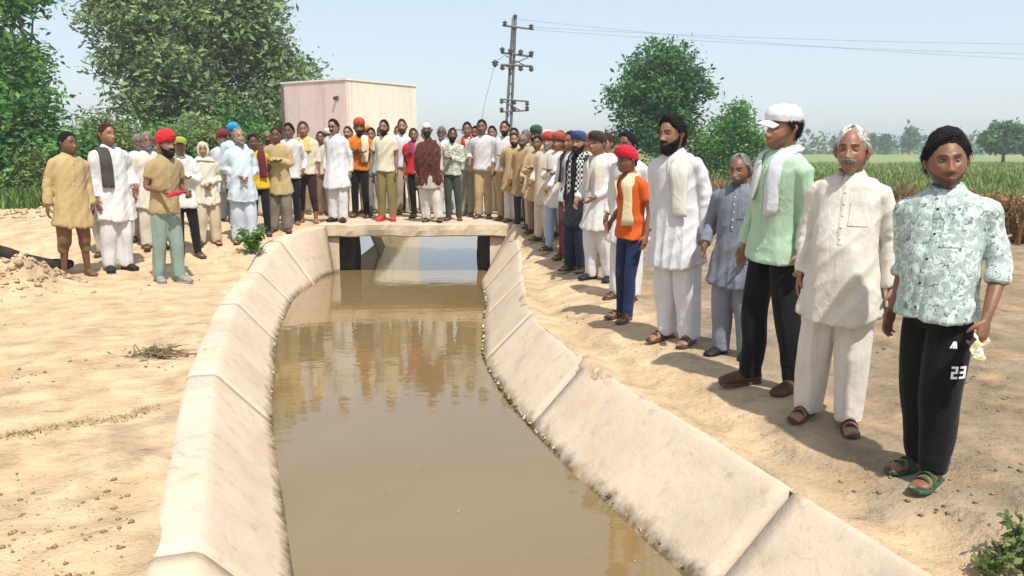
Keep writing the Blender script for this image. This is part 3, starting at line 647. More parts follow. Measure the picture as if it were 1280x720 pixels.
# ------------------------------------------------------------------ hut, pole, wires
def build_hut():
    c = at_depth(432, 100, 22.0); zg = 0.05; H = c[2]
    ld = np.array([-0.83, 0.558]); rd = np.array([0.558, 0.83])
    def span(d, px):                                                  # length of a side so that it ends at the given column
        u = (px - 640) / FPX; k = 1 / (math.cos(PITCH) + 0.15 * math.sin(PITCH)) ; 
        lo, hi = 0.1, 12
        for _ in range(50):
            m = (lo + hi) / 2; X, Y = c[0] + d[0] * m, 22.0 + d[1] * m; z = H - HC
            depth = Y * math.cos(PITCH) - z * math.sin(PITCH); x = 640 + FPX * X / depth
            if (x > px) == (d[0] < 0): lo = m
            else: hi = m
        return lo
    la, lb = span(ld, 352), span(rd, 520)
    root = empty('pump_hut', (c[0], 22.0, zg)); tag(root, 'small blank flat-roofed plastered hut, shaded side coloured pink and sunlit side cream', 'building')
    M = Matrix.Identity(4); M.col[0][:2] = rd; M.col[1][:2] = -ld * -1; 
    M = Matrix(((rd[0], ld[0], 0, 0), (rd[1], ld[1], 0, 0), (0, 0, 1, 0), (0, 0, 0, 1)))
    h = H - zg
    def plaster(name, cc):
        m, nt, bs, lk = mat(name); co = obco(nt)
        a = ramp(nt, noise_node(nt, co, 0.8, 6, 0.6).outputs[0], [(0.3, tuple(x * .86 for x in cc)), (0.7, cc)])
        b = ramp(nt, noise_node(nt, co, 6, 7, 0.7).outputs[0], [(0.3, g1(.9)), (0.5, g1(1))])
        mp = N(nt, 'ShaderNodeMapping'); lk.new(co, mp.inputs[0]); mp.inputs['Scale'].default_value = (3.5, 3.5, .25)
        st = ramp(nt, noise_node(nt, mp.outputs[0], 2.0, 5, .6).outputs[0], [(0.52, g1(1)), (0.75, g1(.74))])
        lk.new(mixc(nt, 1, mixc(nt, 1, a.outputs[0], b.outputs[0], 'MULTIPLY'), st.outputs[0], 'MULTIPLY'), bs.inputs[0]); bs.inputs['Roughness'].default_value = .9
        bump(nt, noise_node(nt, co, 30, 5).outputs[0], bs, .3, .02); return m
    pink = plaster('pink_shade_plaster', (0.76, 0.585, 0.53)); cream = plaster('cream_sunlit_plaster', (0.80, 0.73, 0.59))  # shaded and sunlit sides of one plaster put into two colours
    mb = MB(); t = 0.12
    mb.box(0.0, lb, 0, t, -0.2, h, M); mb.box(0, t, t, la, -0.2, h, M) if False else None
    mb = MB(); mb.box(t, lb, 0, t, -0.2, h, M); mb.box(lb - t, lb, t, la, -0.2, h, M); mb.build('wall', cream, root, smooth=False)
    mb = MB(); mb.box(0, t - .002, 0, la, -0.2, h, M); mb.box(t, lb - t, la - t, la, -0.2, h, M); mb.build('wall', pink, root, smooth=False)
    mb = MB(); mb.box(t, lb - t, t, la - t, h - .35, h - .25, M); mb.build('roof', m_concrete('roof_concrete', (0.4, 0.37, 0.33)), root, smooth=False)
    mb = MB()
    for (a, b, c_, d) in ((-.025, lb + .025, -.025, t + .015), (-.025, t + .015, t + .017, la + .025), (lb - t - .015, lb + .025, t + .017, la + .025), (t + .017, lb - t - .017, la - t - .015, la + .025)):
        mb.box(a, b, c_, d, h + .002, h + .05, M)
    mb.build('coping', m_plain('coping_plaster', (0.72, 0.64, 0.54), .9), root, smooth=False)
    dk = m_plain('dark_pipe', (0.06, 0.045, 0.04), .7)
    def L(x, y, z): return M @ Vector((x, y, z))
    mb = MB(); mb.tube([L(-.05, la - .06, -.1), L(-.05, la - .06, h * .5), L(-.05, la - .06, h - .05)], [.045] * 3, 8, ref=(1, 0, 0)); mb.build('wall_edge_tube', dk, root)  # dark upright tube by the far end of the pink wall
    mb = MB(); mb.tube([L(.05, .35, h - .44), L(-.05, .35, h - .45), L(-.11, .35, h - .47)], [.035, .035, .04], 8, ref=(0, 0, 1)); mb.build('roof_spout', dk, root)
    mb = MB(); mb.box(-.02, -.001, .27, .43, h - .5, h - .40, M); mb.build('spout_plate', m_plain('plate_grey', (.2, .17, .15), .8), root, smooth=False)

def build_pole():
    Y = 45.0; b = at_depth(636, 186, Y); top = at_depth(643, 22, Y)
    root = empty('power_pole', (b[0], Y, 0)); tag(root, 'tall electricity pole with three tiers of crossarms and insulators', 'pole')
    mp = m_plain('pole_steel', (0.13, 0.125, 0.12), .7, .25, 3); ins = m_plain('insulator_brown', (0.05, 0.035, 0.03), .35, .2, 5, spec=.5)
    def loc(px, py, dy=0): p = at_depth(px, py, Y); return np.array([p[0] - b[0], dy, p[2]])
    H = top[2]; lean = (loc(643, 22)[0] - loc(636, 150)[0])
    mb = MB()
    def px_x(z): return loc(636, 150)[0] + lean * max(0, z - 3) / (H - 3)
    for s in (-1, 1):                                                  # two channels with lacing
        mb.box(s * .10 - .035, s * .10 + .035, -.05, .05, -.3, 1, None)
    mb = MB()
    for s in (-1, 1):
        P = [(px_x(z) + s * (0.16 - 0.011 * z), 0, z) for z in np.linspace(-.3, H, 12)]
        mb.tube(P, [(.075, .085)] * 12, 4)
    for k, z in enumerate(np.arange(.4, H - .3, .55)):
        s = 1 if k % 2 else -1; w0 = .16 - .011 * z; w1 = .16 - .011 * (z + .55)
        mb.tube([(px_x(z) - s * w0, 0, z), (px_x(z + .55) + s * w1, 0, z + .55)], [.025, .025], 5)
    mb.build('mast', mp, root)
    def arm(px0, py0, px1, py1, r=.055):
        mb = MB(); a, c = loc(px0, py0, -.1), loc(px1, py1, -.1); mb.tube([a, (a + c) / 2, c], [r] * 3, 4, ref=(0, 1, 0)); mb.build('crossarm', mp, root, smooth=False); return a, c
    def insul(p, up=1, k=1.0):
        mb = MB(); z = np.array([0, .04, .06, .10, .12, .16, .18, .22, .26]) * up * k; rr = np.array([.04, .04, .11, .11, .07, .14, .14, .07, .03]) * k
        mb.tube([(p[0], p[1], p[2] + q) for q in z], rr, 8); mb.build('insulator', ins, root)
    a, c = arm(628, 32, 667, 37)
    for t in (.08, .92): insul(a * (1 - t) + c * t)
    insul(loc(644, 24))
    for (y0, y1) in ((66, 71), (81, 83)):
        a, c = arm(626, y0, 666, y1, .06)
        for t in (.05, .3, .62, .95): insul(a * (1 - t) + c * t, -1 if y0 > 70 else 1, 1.15)
    for (y0, y1) in ((124, 127), (140, 138)):
        a, c = arm(625, y0, 661, y1, .045)
        for t in (.06, .5, .94): insul(a * (1 - t) + c * t, 1 if y0 > 130 else -1, .95)
    for q in ((632, 70, 660, 84), (660, 72, 632, 84), (630, 127, 650, 138)):
        mb = MB(); mb.tube([loc(q[0], q[1], -.1), loc(q[2], q[3], -.1)], [.035, .035], 5); mb.build('brace', mp, root)
    mb = MB(); mb.tube([loc(640, 62), loc(619, 78), loc(606, 128), loc(596, 184)], [.012, .012, .012, .012], 5); mb.build('stay_wire', mp, root)
    insul(loc(619, 84), 1, 1.5)
    # wires
    mw = m_plain('wire_grey', (0.16, 0.16, 0.17), .6)
    for i, (p0, p1, sag, lab) in enumerate((((666, 34), (1330, 46), 1.1, 'top overhead wire running from the pole over the field'), ((664, 37), (1330, 57), 1.3, 'middle overhead wire running from the pole over the field'), ((648, 24), (1330, 62), 1.6, 'lowest-sagging overhead wire running from the pole over the field'))):
        A = at_depth(*p0, Y); B = at_depth(*p1, 40.0); B = A + (B - A) * 1.6
        P = [A * (1 - t) + B * t - np.array([0, 0, sag * 4 * t * (1 - t) * .35]) for t in np.linspace(0, 1, 24)]
        mb = MB(); mb.tube(P, [.007] * 24, 5); tag(mb.build('overhead_wire', mw), lab, 'wire', 'overhead wires')

# ------------------------------------------------------------------ debris
def build_debris():
    r = np.random.default_rng(17)
    def clods(name, pts, sizes, material, label, cat):
        V = []; F = []; base = np.array([(1, 0, 0), (-1, 0, 0), (0, 1, 0), (0, -1, 0), (0, 0, .8), (0, 0, -.4)], float); fc = np.array([(0, 2, 4), (2, 1, 4), (1, 3, 4), (3, 0, 4), (2, 0, 5), (1, 2, 5), (3, 1, 5), (0, 3, 5)])
        for i, (p, s) in enumerate(zip(pts, sizes)):
            a = r.uniform(0, 6.28); R2 = np.array([[math.cos(a), -math.sin(a), 0], [math.sin(a), math.cos(a), 0], [0, 0, 1]])
            V.append((base * r.uniform(.55, 1.3, (6, 3))) @ R2.T * s + p); F.append(fc + 6 * i)
        tag(link(name, fast_mesh(name, np.vstack(V), np.vstack(F), material)), label, cat, kind='stuff')
    mclod = m_plain('clod_earth', (0.24, 0.165, 0.095), .95, .35, 3, .5, 30)
    n = 5200; px = r.uniform(-40, 1320, n); py = 300 + 430 * r.random(n) ** 1.3
    u = (px - 640) / FPX; v = (360 - py) / FPX; t = 1.55 / (math.sin(PITCH) - v * math.cos(PITCH)); X = u * t; Y = (math.cos(PITCH) + v * math.sin(PITCH)) * t
    k = (Y < 14) & ((X < Lc(Y) - .3) | (X > Rc(Y) + .3)) & (pnoise(np.stack([X * .8, Y * .8, X * 0 + 2.2], -1)) > .16); X = X[k][:1000]; Y = Y[k][:1000]
    sz = .004 + .015 * r.random(len(X)) ** 4; pts = np.stack([X, Y, ground_z(X, Y) + sz * .15], -1)
    clods('soil_clods', pts, sz, mclod, 'small clods and crumbs of dry soil strewn over the banks', 'soil')
    # rubble heap
    mr = m_plain('rubble_mix', (0.46, 0.32, 0.19), .95, .45, 2.2, .5, 20); pts = []; sz = []
    for k in range(520):
        X, Y = -5.6 + r.normal(0, .32), 8.7 + r.normal(0, .42); s = .012 + .055 * r.random() ** 3; pts.append((X, Y, float(ground_z(X, Y)) + s * .1)); sz.append(s)
    for k in range(160):
        X, Y = -8.6 + r.normal(0, 1.6), 15.4 + r.normal(0, .5); s = .03 + .08 * r.random() ** 2; pts.append((X, Y, float(ground_z(X, Y)) + s * .2)); sz.append(s)
    clods('rubble', pts, sz, mr, 'crumbling lumps of earth and brick on the eroded roadside mound', 'rubble')
    # crust of foam and litter at the waterline
    ml = m_plain('waterline_litter', (0.50, 0.42, 0.28), .95, .8, 35); ml2 = m_plain('waterline_dark', (0.10, 0.07, 0.035), .95, .4, 20)
    for k2, (mt, n, lab) in enumerate(((ml, 420, 'pale crust of foam and litter along the waterline'), (ml2, 620, 'dark crumbs of silt and algae along the waterline'))):
        pts = []; sz = []
        for k in range(n):
            Y = 2.6 + 9 * r.random() ** 1.4; rt = r.random() < .75
            if not rt: Y = 3.6 + 7 * r.random()
            fn = Rc if rt else Lc; c = float(fn(Y)); s = (.005 + .013 * r.random() ** 2) * (1.5 if rt else 1)
            cz = float(crest_z(Y, rt)); off = -(cz + 0.40) / (0.98 + cz) * (1.0 if rt else .88) + abs(r.normal(0, .012)); sg = 1 if rt else -1
            pts.append((c + sg * (off + (0.0)), Y, WATER_Z + .004 + abs(r.normal(0, .009)))); sz.append(s)
        clods('waterline_litter', pts, sz, mt, lab, 'litter')
    pts = []; sz = []
    for k in range(90):
        Y = 3.0 + 8 * r.random() ** 1.5; t = r.random() ** 2.2; x = float(Rc(Y)) - .45 - t * 1.5; pts.append((x, Y, WATER_Z + .002)); sz.append(.004 + .006 * r.random() ** 2)
    clods('floating_litter', pts, sz, m_plain('floating_straw', (0.34, 0.27, 0.16), .9, .5, 30), 'specks of straw and foam drifting on the canal', 'litter')
    # dry twig pile and stem
    mtw = m_plain('dry_twig', (0.16, 0.125, 0.07), .9, .4, 8)
    p = on_ground(200, 446); root = empty('twig_pile', tuple(p)); tag(root, 'small heap of dry uprooted weeds lying on the sand', 'twigs')
    for k in range(34):
        a = r.normal(0, .5); L = r.uniform(.1, .32); c = np.array([r.normal(0, .09), r.normal(0, .06), r.uniform(.01, .05)]); d = np.array([math.cos(a), math.sin(a), r.normal(0, .18)])
        q, w = cr([c - d * L / 2, c + r.normal(0, .02, 3), c + d * L / 2], [.004, .005, .002], 3); q[:, 2] = np.maximum(q[:, 2], .003); mb = MB(); mb.tube(q, w[:, 0], 5); mb.build('twig', mtw, root)
    V, F = leaf_cloud([(r.normal(0, .1), r.normal(0, .07), .03) for k in range(22)], .035, 5, .06, seed=9); V[:, 2] = np.maximum(V[:, 2], .004)
    link('dry_leaves', fast_mesh('dry_leaves', V, F, m_leaf('withered_leaf', (0.22, 0.19, 0.10), .5, .2)), root)
    a = on_ground(-30, 552); b = on_ground(95, 532); c = on_ground(190, 510)
    pts = []
    for t in np.linspace(0, 1, 190):
        t = r.random(); q = a * (1 - t) ** 2 + 2 * b * t * (1 - t) + c * t * t; X, Y = q[0] + r.normal(0, .03), q[1] + r.normal(0, .045); pts.append((X, Y, float(ground_z(X, Y)) - .004))
    o = blades('dry_grass', pts, .022, .0028, m_leaf('dry_grass_leaf', (0.27, 0.23, 0.09), .5, .2), 3, 1.6, per=3, spread=.012); tag(o, 'thin line of flattened dry grass across the sandy bank', 'grass', kind='stuff')
    # added dark form, standing in for the shade in the hollow
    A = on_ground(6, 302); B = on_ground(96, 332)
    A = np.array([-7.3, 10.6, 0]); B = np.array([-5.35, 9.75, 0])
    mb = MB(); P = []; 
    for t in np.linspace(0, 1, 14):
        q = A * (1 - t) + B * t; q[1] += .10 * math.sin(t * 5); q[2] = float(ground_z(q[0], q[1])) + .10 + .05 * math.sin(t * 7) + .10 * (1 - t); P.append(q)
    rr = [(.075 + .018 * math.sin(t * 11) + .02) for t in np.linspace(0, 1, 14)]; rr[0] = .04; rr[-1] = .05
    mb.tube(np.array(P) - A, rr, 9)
    tag(mb.build('shade_stand_in', m_plain('hollow_shade_dark', (0.022, 0.018, 0.014), .95, .5, 9, .9, 18), loc=tuple(A)), 'added dark form standing in for the shaded hollow behind the rubble heap', 'shade_form')

build_ground(); build_lining(); build_water(); build_bridge(); build_hut(); build_pole(); build_trees(); build_fields()
# ------------------------------------------------------------------ people
PEND = []                                                            # meshes waiting for one shared voxel remesh pass
def remeshed(name, mb, material, parent, voxel, smooth=3, after=None):
    o = mb.build(name, material, parent)
    m = o.modifiers.new('r', 'REMESH'); m.mode = 'VOXEL'; m.voxel_size = voxel; m.use_smooth_shade = True
    if smooth: q = o.modifiers.new('s', 'SMOOTH'); q.iterations = smooth; q.factor = 0.5
    PEND.append((o, after)); return o
def flush():
    dg = bpy.context.evaluated_depsgraph_get(); done = []
    for o, after in PEND: done.append((o, after, bpy.data.meshes.new_from_object(o.evaluated_get(dg))))
    for o, after, me in done:
        old = o.data; o.modifiers.clear(); o.data = me; bpy.data.meshes.remove(old)
        me.polygons.foreach_set('use_smooth', np.full(len(me.polygons), True))
        if after: after(o)
    PEND.clear()
def coords(me):
    a = np.empty(len(me.vertices) * 3, np.float32); me.vertices.foreach_get('co', a); return a.reshape(-1, 3).astype(float)
def normals(me):
    a = np.empty(len(me.vertices) * 3, np.float32); me.vertex_normals.foreach_get('vector', a); return a.reshape(-1, 3).astype(float)
def ridge(n): return 1 - 2 * np.abs(n)
def fold_fn(kind, seed, hem, amp=1.0):
    def f(o):
        me = o.data; P = coords(me); Nn = normals(me); s = np.array([seed * 3.7, seed * 1.3, seed * .7])
        arm = sstep(0.18, 0.23, np.abs(P[:, 0]))
        v = -np.abs(pnoise(P * np.array([9, 9, .8]) + s)) * 1.5 + .45 + pnoise(P * np.array([4.5, 4.5, .6]) + s) * .6      # hanging folds, sharp valleys
        w = .45 - 1.6 * np.abs(pnoise(P * np.array([5, 5, 15]) + s + 5))                                      # cross creases
        Q = P @ np.array([[.8, 0, .6], [0, 1, 0], [-.6, 0, .8]]); Q[:, 2] *= np.where(True, 1, 1)
        dg = .45 - 1.5 * np.abs(pnoise(Q * np.array([10, 6, 1.8]) + s))                                       # slanting pulls
        low = 1 - sstep(hem, 1.25, P[:, 2]); bend = np.exp(-((P[:, 2] - 1.12) / .09) ** 2) * arm
        if kind == 'kurta': d = (0.004 + 0.026 * low) * v + 0.014 * dg + 0.012 * bend * w
        elif kind == 'shirt': d = 0.007 * v + 0.014 * dg + 0.007 * w * (bend + .6 * sstep(1.0, .88, P[:, 2]) * (1 - arm))
        elif kind == 'shalwar': d = 0.024 * v + 0.004 * w * sstep(.35, .12, P[:, 2])
        else: d = 0.005 * v + 0.006 * w * (sstep(.30, .12, P[:, 2]) + .6 * np.exp(-((P[:, 2] - .48) / .07) ** 2)) + 0.003 * dg
        P2 = P + Nn * (d * amp)[:, None]
        me.vertices.foreach_set('co', P2.astype(np.float32).ravel()); me.update()
    return f

# ---- head: a face sculpted on a latitude/longitude grid, front is -Y, centre at the origin
def head_grid(nu, nv, long_face=0.0, fat=0.0):
    t = np.linspace(-1, 1, nu, endpoint=False); phi = math.pi * (t - 0.5 * np.sin(math.pi * t) / math.pi)
    th = np.linspace(0.02, math.pi - 0.02, nv); TH, PH = np.meshgrid(th, phi, indexing='ij')
    a, b, c = 0.0765 + fat * .009, 0.097, 0.118 + long_face
    x = a * np.sin(TH) ** .92 * np.sin(PH); y = -b * np.sin(TH) ** .92 * np.cos(PH); z = c * np.cos(TH); zz = z / c
    front = sstep(0.0, 0.5, np.cos(PH))
    x = x * (1 - (0.26 - .12 * fat) * sstep(-.25, -1, zz)) * (1 - 0.04 * sstep(.1, .35, zz) * front)
    y = np.where(y > 0, y * (1 - .42 * sstep(-.05, -.9, zz)) + 0.006 * sstep(0, .5, zz), y)
    y = y + front * 0.006 * np.exp(-((zz - .0) / .4) ** 2)                                           # flatter face plane
    gx = lambda w: np.exp(-(x / w) ** 2); gz = lambda z0, w: np.exp(-((z - z0) / w) ** 2)
    y = y - front * 0.034 * gx(.034) * sstep(-.40, -.88, zz)                                         # chin
    y = y - front * 0.010 * gx(.05) * gz(-.06, .03)                                                  # muzzle
    nose = np.interp(z, [-.060, -.050, -.042, -.033, -.02, .0, .02, .034], [0, .004, .020, .025, .018, .010, .004, 0])
    y = y - front * nose * (np.exp(-(x / np.interp(z, [-.05, -.03, .02], [.016, .014, .009])) ** 2))
    y = y - front * 0.008 * gz(-.037, .009) * np.exp(-((np.abs(x) - .014) / .008) ** 2)              # nostril wings
    y = y + front * 0.013 * gz(.010, .014) * np.exp(-((np.abs(x) - .031) / .016) ** 2)               # eye sockets
    y = y - front * 0.006 * gz(.031, .010) * np.exp(-((np.abs(x) - .026) / .024) ** 2)               # brow ridge
    y = y - front * 0.006 * gz(-.018, .018) * np.exp(-((np.abs(x) - .043) / .018) ** 2)              # cheek bones
    y = y - front * 0.006 * gx(.022) * (gz(-.059, .005) + gz(-.071, .006)) + front * .004 * gx(.026) * gz(-.0645, .0025)   # lips
    P = np.stack([x, y, z], -1)
    tint = np.zeros(P.shape)
    fr = (np.cos(PH) > .2)
    brow = fr * np.exp(-((z - .030 - .004 * np.cos((np.abs(x) - .03) * 60)) / .0055) ** 4) * sstep(.008, .014, np.abs(x)) * sstep(.056, .046, np.abs(x))
    lash = fr * np.exp(-((z - .010) / .011) ** 4) * np.exp(-((np.abs(x) - .031) / .018) ** 4) * .5
    tint[..., 0] = np.clip(brow * .95 + lash, 0, 1)
    tint[..., 1] = np.clip(fr * np.exp(-((z + .065) / .010) ** 4) * np.exp(-(x / .025) ** 4), 0, 1)
    return P, PH, tint
def shell(P, PH, mask, thick, rough=0.0, seed=0, closed=True, centre=(0, 0.0, -0.01)):
    """a cap of hair, beard or cloth raised from part of the head grid"""
    D = P - np.array(centre); D = D / np.linalg.norm(D, axis=-1)[..., None]
    n = rough * (pnoise(P * 55 + seed) + .6 * pnoise(P * 130 + seed)) if rough else 0
    Q = P + D * ((thick + n) * mask - 0.004 * (1 - mask))[..., None]
    nv, nu = mask.shape; V = Q.reshape(-1, 3); F = []
    for i in range(nv - 1):
        for j in range(nu):
            k = (j + 1) % nu
            if max(mask[i, j], mask[i, k], mask[i + 1, k], mask[i + 1, j]) > .04: F.append((i * nu + j, (i + 1) * nu + j, (i + 1) * nu + k, i * nu + k))
    mb = MB(); used = sorted({i for f in F for i in f}); mp = {u: i for i, u in enumerate(used)}
    mb.add(V[used], [tuple(mp[i] for i in f) for f in F]); return mb
def strands(mb, P, mask, thick, n, length, width, seed, mode):
    """loose locks that break up the edge of a hair or beard shell"""
    r = np.random.default_rng(int(seed * 10) + 3); idx = np.argwhere(mask > .35)
    if len(idx) < 5: return mb
    area = np.sin(np.linspace(.05, math.pi - .05, mask.shape[0]))[idx[:, 0]]; k = idx[r.choice(len(idx), n, p=area / area.sum())]
    p = P[k[:, 0], k[:, 1]]; th = thick[k[:, 0], k[:, 1]] if hasattr(thick, 'shape') else thick
    d = p - np.array([0, 0, -.01]); d /= np.linalg.norm(d, axis=1)[:, None]
    p = p + r.normal(0, .003, p.shape) + d * (np.asarray(th) * .55 if np.ndim(th) == 0 else (th * .55)[:, None])
    if mode == 'hair': g = np.stack([np.sign(p[:, 0] + .025) * .55, np.where(p[:, 2] > .06, .75, .35), np.where(p[:, 2] > .06, .25, -.9)], 1)
    else: g = np.stack([p[:, 0] * 2, np.full(n, -.15), np.full(n, -1.0)], 1)
    g = g + r.normal(0, .3, g.shape); t = g - d * np.sum(g * d, 1)[:, None]; t /= np.linalg.norm(t, axis=1)[:, None] + 1e-6
    L = (length * r.uniform(.5, 1.25, n))[:, None]; s_ = np.cross(d, t) * (width * r.uniform(.6, 1.3, n))[:, None]
    m = p + t * L * .5 + d * .007; e = p + t * L + d * (.002 if mode == 'hair' else .004) 
    V = np.stack([p - s_, p + s_, m + s_ * .9, m - s_ * .9, e + s_ * .15, e - s_ * .15], 1).reshape(-1, 3); b = np.arange(n)[:, None] * 6
    mb.add(V, [tuple(q) for q in np.concatenate([b + np.array([[0, 1, 2, 3]]), b + np.array([[3, 2, 4, 5]])])]); return mb
def pdeg(PH): return np.abs(np.degrees(PH))
def hair_mask(P, PH, recede=0.0):
    zl = np.interp(pdeg(PH), [0, 35, 58, 75, 88, 96, 112, 140, 180], [.085 + recede, .077 + recede * .8, .048 + recede * .3, .022, .004, .022, -.02, -.06, -.066])
    zl = zl + .007 * pnoise(P * 45 + 3.3); return sstep(0, .030, P[..., 2] - zl)
def beard_mask(P, PH, kind):
    x, z = P[..., 0], P[..., 2]; p = pdeg(PH)
    mou = np.exp(-((z + .0505) / .0085) ** 4) * np.exp(-(x / .034) ** 4) * (p < 60)
    if kind == 'moustache': return np.clip(mou * 1.0, 0, 1)
    zl = np.interp(p, [0, 18, 32, 48, 70, 84, 92], [-.074, -.072, -.056, -.046, -.022, .006, .012])
    m = sstep(0, .014, zl - z) * sstep(96, 84, p)
    return np.clip(np.maximum(m, mou), 0, 1)

def xf_head(mb, M):
    mb.v = [tuple(M @ Vector(p)) for p in mb.v]; return mb
def turban(mb, style, seed, c=0.118):
    r = np.random.default_rng(seed); nu, nv = 56, 26
    ph = np.linspace(-math.pi, math.pi, nu, endpoint=False); t = np.linspace(0, 1, nv); T, PH = np.meshgrid(t, ph, indexing='ij')
    big = {'pagri': 1.0, 'patka': .45, 'wrap': .7}[style]
    rad = np.interp(T, [0, .06, .2, .42, .65, .85, 1], [1.0, 1.08, 1.14 + .08 * big, 1.17 + .11 * big, 1.04 + .10 * big, .66 + .06 * big, 0.02])
    lo = 0.052 - .030 * (1 - np.cos(PH)) / 2 * 1.6; z = lo + (0.118 + .014 + .060 * big - lo) * np.interp(T, [0, .06, .2, .42, .65, .85, 1], [0, -.02, .12, .40, .70, .93, 1.0])
    lay = T * 7 + 1.3 * np.abs(PH) / math.pi * (1 + .3 * np.sin(PH)) + .25 * pnoise(np.stack([PH * 1.2, T * 4, T * 0 + seed], -1))
    saw = (lay % 1.0); rad = rad + (.13 * saw - .065) * (1 - T ** 3) + .03 * pnoise(np.stack([np.cos(PH) * 2.2, np.sin(PH) * 2.2, T * 5 + seed], -1))
    x = .079 * rad * np.sin(PH); y = -.100 * rad * np.cos(PH) + .006; P = np.stack([x, y, z], -1)
    P = np.concatenate([np.stack([x[0] * .9, y[0] * .9, z[0] + .01], -1)[None], P]); mb.grid(P, wrap=True, flip=True)
    if style == 'wrap':                                               # loose tail at the back
        q, w = cr([(.03, .09, .02), (.05, .12, -.06), (.05, .115, -.16), (.04, .12, -.24)], [(.035, .012), (.04, .012), (.045, .01), (.05, .006)], 4); mb.tube(q, w, 8, ref=(0, 1, 0))
def peaked_cap(mb, mb2):
    nu, nv = 40, 14; ph = np.linspace(-math.pi, math.pi, nu, endpoint=False); t = np.linspace(0, 1, nv); T, PH = np.meshgrid(t, ph, indexing='ij')
    rad = np.interp(T, [0, .3, .6, .85, 1], [1.10, 1.13, .98, .6, .02]); z = .040 + .012 * np.cos(PH) * (1 - T) + .098 * np.interp(T, [0, .3, .6, .85, 1], [0, .35, .72, .95, 1])
    P = np.stack([.0785 * rad * np.sin(PH), -.100 * rad * np.cos(PH), z], -1); mb.grid(P, wrap=True, flip=True)
    a = np.linspace(-1, 1, 15); G = []
    for k in np.linspace(0, 1, 6): G.append([(.080 * u * (1 - .06 * k), -.085 - .022 * (1 - u * u) ** .5 - .070 * k * (1 - .55 * u ** 2), .052 - .022 * u * u - .016 * k) for u in a])
    G = np.array(G); mb2.grid(G, flip=False); G2 = G.copy(); G2[..., 2] -= .004; mb2.grid(G2, flip=True)

ARMS = {  # elbow and wrist relative to the shoulder (x outward, y back, z up), thumb side hint
    'hang': ((.042, .025, -.285), (.055, -.045, -.525)), 'hang2': ((.070, .03, -.28), (.10, -.01, -.525)), 'bent': ((.075, .06, -.27), (.05, -.12, -.43)),
    'clasp': ((.075, .04, -.27), (-.115, -.165, -.385)), 'fold': ((.055, -.04, -.27), (-.16, -.18, -.215)), 'back': ((.085, .10, -.25), (-.05, .165, -.44)),
    'hold': ((.05, .02, -.285), (-.02, -.21, -.33)), 'hip': ((.17, .08, -.22), (.01, .0, -.40)), 'carry': ((.06, .05, -.28), (.09, -.09, -.515)), 'up': ((.06, -.05, -.27), (-.10, -.19, -.10))}
SH = np.array([.161, 0.01, 1.398])
def arm_pts(side, pose, build=1.0):
    e, w = ARMS[pose]; s = np.array([side, 1, 1.0]); S = SH * s * np.array([build, 1, 1]); return S, S + np.array(e) * s, S + np.array(w) * s
def hand(mb, W, E, side, curl, n=7, det=True):
    d = (W - E) / np.linalg.norm(W - E); d = d * .9 + np.array([0, 0, -.25]); d /= np.linalg.norm(d)
    th = np.array([0, -1.0, 0]) - d * np.dot([0, -1.0, 0], d)
    if np.linalg.norm(th) < .35: th = np.array([0, 0, 1.0]) - d * d[2]
    th /= np.linalg.norm(th); pn = np.cross(d, th) * (1 if True else 1)
    inward = np.array([-side, 0.15, 0]); 
    if np.dot(pn, inward) < 0: pn = -pn
    q, r = cr([W - d * .02, W + d * .015, W + d * .05, W + d * .092], [(.026, .021), (.031, .020), (.040, .018), (.039, .014)], 3)
    mb.tube(q, r, 12, ref=pn)
    # order fingers: index nearest the thumb
    for i, (o, L, rr) in enumerate(((.029, .073, .0088), (.010, .081, .0090), (-.010, .075, .0086), (-.029, .059, .0078))):
        b = W + d * (.082 if i in (1, 2) else .077) + th * o; c = curl + .10 * i; p = [b - d * .02]; a = c * .35; dirv = d
        for k, f in enumerate((.45, .32, .23)):
            dirv = d * math.cos(a) + pn * math.sin(a); p.append((p[-1] if k else b) + dirv * L * f); a += c * .75
        p.append(p[-1] + dirv * .004); q, r = cr(p, [rr, rr, rr * .95, rr * .82, rr * .3], 2); mb.tube(q, r[:, 0], n, ref=th)
    b = W + d * .022 + th * .024; t1 = d * .62 + th * .72 + pn * .25; t1 /= np.linalg.norm(t1); t2 = d * .9 + th * .3 + pn * (.3 + .4 * curl); t2 /= np.linalg.norm(t2)
    q, r = cr([b - t1 * .01, b + t1 * .035, b + t1 * .035 + t2 * .028, b + t1 * .035 + t2 * .052], [.013, .0115, .010, .004], 3); mb.tube(q, r[:, 0], n, ref=pn)
    return W + d * .085 + pn * .03, d, pn
def foot(mb, A, ang, side, toes=True):
    f = np.array([math.sin(ang), -math.cos(ang), 0]); s = np.array([math.cos(ang), math.sin(ang), 0])
    O = np.array([A[0], A[1], 0.0]); pt = lambda a, z, l=0: O + f * a + s * l + np.array([0, 0, z])
    q, r = cr([pt(-.062, .040), pt(-.05, .038), pt(0, .045), pt(.06, .042), pt(.12, .030), pt(.155, .026), pt(.172, .024)], [(.012, .014), (.030, .033), (.034, .042), (.038, .036), (.046, .026), (.043, .020), (.020, .012)], 3)
    mb.tube(q, r, 12, ref=(0, 0, 1))
    if toes:
        for i, (l, L, rr) in enumerate(((-.031, .042, .0125), (-.012, .040, .0095), (.003, .036, .009), (.017, .030, .0085), (.030, .022, .008))):
            b = pt(.148 - abs(i) * .006, .018, -l * side if False else l * -side * -1); q, r = cr([b, b + f * L * .6, b + f * L], [rr, rr, rr * .5], 2); mb.tube(q, r[:, 0], 7)
